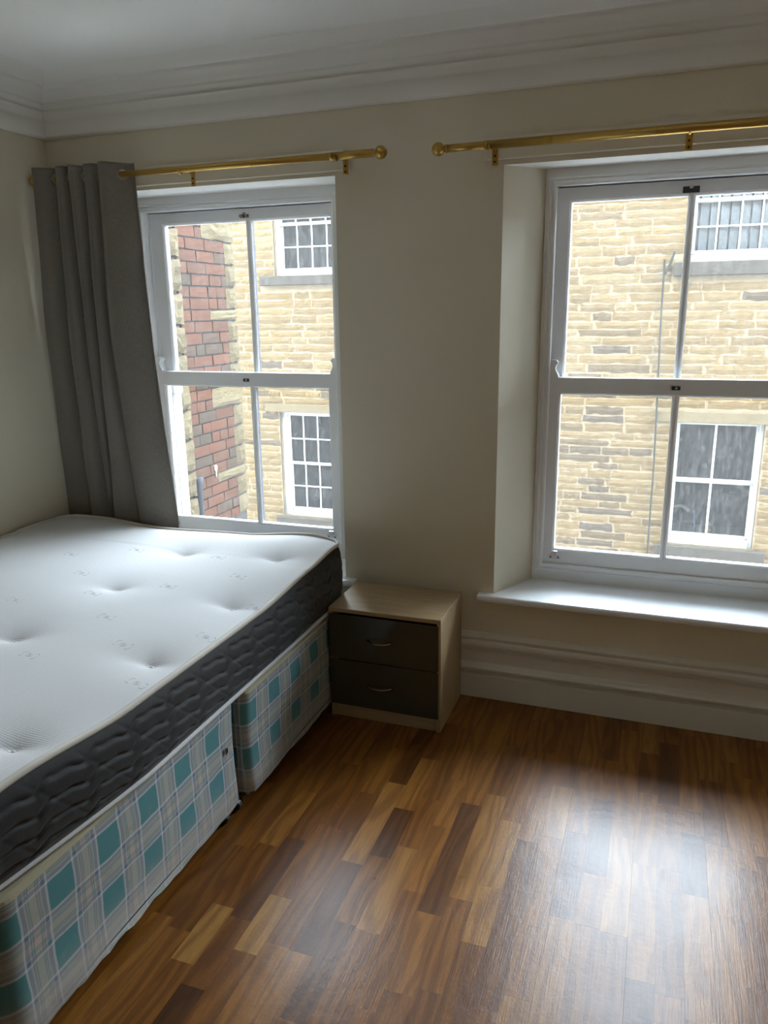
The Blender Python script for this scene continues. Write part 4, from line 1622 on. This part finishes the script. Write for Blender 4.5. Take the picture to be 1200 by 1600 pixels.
st = new_obj('brush_handle', bm, BLUEM, smooth=True)
tag(st, 'leaning blue plastic handle inside the far window', 'brush')
bm = bmesh.new()
tube(bm, [(fx(2.938), FY + 0.22, zi + 0.24), (fx(2.933), FY + 0.2235, zi + 0.285)], [0.0125, 0.0115], 10)
o = new_obj('grip', bm, CYANM, st, smooth=True)
o['label'] = 'light blue grip'
bt = empty('bottle', (fx(3.105), FY + 0.20, zi), 'small orange bottle with yellow band on far window counter', 'bottle')
bm = bmesh.new()
tube(bm, [(fx(3.105), FY + 0.20, zi + z_) for z_ in (0, 0.003, 0.085, 0.105, 0.115)], [0.022, 0.024, 0.024, 0.013, 0.011], 14)
new_obj('body', bm, ORANGE, bt, smooth=True)
bm = bmesh.new()
tube(bm, [(fx(3.105), FY + 0.20, zi + z_) for z_ in (0.035, 0.060)], 0.0246, 14)
new_obj('band', bm, YELLOW, bt)
bm = bmesh.new()
tube(bm, [(fx(3.105), FY + 0.20, zi + z_) for z_ in (0.114, 0.130, 0.150)], [0.011, 0.010, 0.006], 12)
new_obj('cap', bm, WHITEP, bt)

# ------------------------------------------------------------------ outside: brick building on the left
BX = -0.42
KB = (CAM.x - BX) / (CAM.x + 0.20)


def by(y):
    return CAM.y + (y - CAM.y) * KB


def bz(z):
    return CAM.z + (z - CAM.z) * KB


Y0B, Y1B = by(1.185), by(1.862)
bb = empty('brick_building', (BX - 0.5, Y1B, -3.5), 'red brick corner with pale stone quoins close outside the left window', 'building')
boxobj('wall', BX - 3.0, BX - 0.018, YO + 0.01, Y1B - 0.012, -3.5, 3.6, MORTARD, bb)
rr = random.Random(21)
course = 0.0752
zq = bz(0.20)
quoin_iv = []           # (z0, z1, y start)
zz = bz(0.18)
k = 0
long_at = [bz(1.668), bz(1.27)]
while zz < bz(2.35):
    is_long = (k % 4 == 2)
    h = course * 2
    wq = rr.uniform(0.36, 0.42) if is_long else rr.uniform(0.135, 0.165)
    if is_long:
        h = course * (1 if k % 8 == 2 else 2)
    quoin_iv.append((zz, zz + h, Y1B - wq))
    inst('quoin_stone', QUOINS[k % 6], bb, (BX - 0.006, Y1B - wq / 2, zz + h / 2), (wq - 0.008, 0.03, h - 0.010), (0, 0, math.radians(90)), color=(rr.random(),) * 3)
    # return face toward the facade
    inst('quoin_stone', QUOINS[(k + 2) % 6], bb, (BX - 0.16, Y1B - 0.006, zz + h / 2), (0.31, 0.03, h - 0.010), (0, 0, math.radians(180)), color=(rr.random(),) * 3)
    zz += h
    k += 1
z = bz(0.18)
r_i = 0
while z < bz(2.35):
    zc = z + course / 2
    ye = Y1B
    for q in quoin_iv:
        if q[1] > z + 0.006 and q[0] < z + course - 0.006:
            ye = min(ye, q[2])
    soldier = (r_i in (11,))
    y = Y0B - 0.10 + (0.0 if r_i % 2 else -0.11)
    while y < ye - 0.02:
        L = rr.choice((0.222, 0.222, 0.222, 0.108, 0.15)) * rr.uniform(0.97, 1.03)
        y2 = min(ye - 0.004, y + L)
        if ye - y2 < 0.05:
            y2 = ye - 0.004
        ya = max(y, Y0B + 0.004)
        if y2 - ya > 0.02:
            tone = rr.uniform(0.33, 0.9) if rr.random() < 0.74 else rr.uniform(0.0, 0.22)
            inst('brick', BRICKS[rr.randrange(6)], bb, (BX + rr.uniform(-0.002, 0.002), (ya + y2) / 2, zc), (y2 - ya - 0.007, 0.02, course - 0.008),
                 (0, 0, math.radians(90)), color=(tone,) * 3)
        y = y2
    z += course
    r_i += 1
# a splash of cream paint on the bricks
bm = bmesh.new()
sp_pts = [(1.775, 0.505), (1.800, 0.512), (1.815, 0.500), (1.812, 0.478), (1.800, 0.460), (1.801, 0.432), (1.792, 0.420), (1.786, 0.440), (1.788, 0.465), (1.774, 0.482)]
fr_ = [bm.verts.new((BX + 0.0085, p[0], p[1])) for p in sp_pts]
bk_ = [bm.verts.new((BX + 0.001, p[0], p[1])) for p in sp_pts]
bm.faces.new(fr_)
for i in range(len(fr_)):
    bm.faces.new((fr_[i], bk_[i], bk_[(i + 1) % len(fr_)], fr_[(i + 1) % len(fr_)]))
bmesh.ops.recalc_face_normals(bm, faces=bm.faces)
o = new_obj('paint_splash', bm, plain('cream_paint_splash', (0.17, 0.155, 0.12), 0.8), bb)
o['label'] = 'splash of cream paint on the bricks'
# rough stone pier at the near end, standing a little proud
zz = bz(-0.1)
k = 0
while zz < bz(2.5):
    h = rr.uniform(0.16, 0.22)
    w = rr.uniform(0.165, 0.185)
    inst('pier_stone', QUOINS[k % 6], bb, (BX + 0.035, Y0B - 0.012 - w / 2, zz + h / 2), (w, 0.055, h - 0.012), (0, 0, math.radians(90)), color=(rr.random() * 0.6,) * 3)
    zz += h
    k += 1
# white downpipe with a collar, and a short length of old iron pipe
PX_, PY_ = BX + 0.075, Y0B - 0.225
bm = bmesh.new()
tube(bm, [(PX_, PY_, -3.4), (PX_, PY_, bz(1.13))], 0.034, 16)
tube(bm, [(PX_, PY_, bz(1.22)), (PX_, PY_, 3.55)], 0.034, 16)
tube(bm, [(PX_, PY_, bz(1.10)), (PX_, PY_, bz(1.115)), (PX_, PY_, bz(1.19)), (PX_, PY_, bz(1.23))], [0.036, 0.044, 0.044, 0.036], 16)
o = new_obj('downpipe', bm, UPVC, bb, smooth=True)
o['label'] = 'white plastic downpipe with a collar'
bm = bmesh.new()
tube(bm, [(BX + 0.03, Y0B + 0.02, -3.4), (BX + 0.03, Y0B + 0.02, bz(0.50)), (BX + 0.03, Y0B + 0.02, bz(0.515)), (BX + 0.03, Y0B + 0.02, bz(0.555))], [0.024, 0.024, 0.033, 0.033], 14)
o = new_obj('iron_pipe', bm, CASTIRON, bb, smooth=True)
o['label'] = 'stub of grey cast iron pipe'

# alley floor
tag(boxobj('ground', -12, 14, YO, 12, -3.7, -3.5, PALE_GROUND), kind='structure')
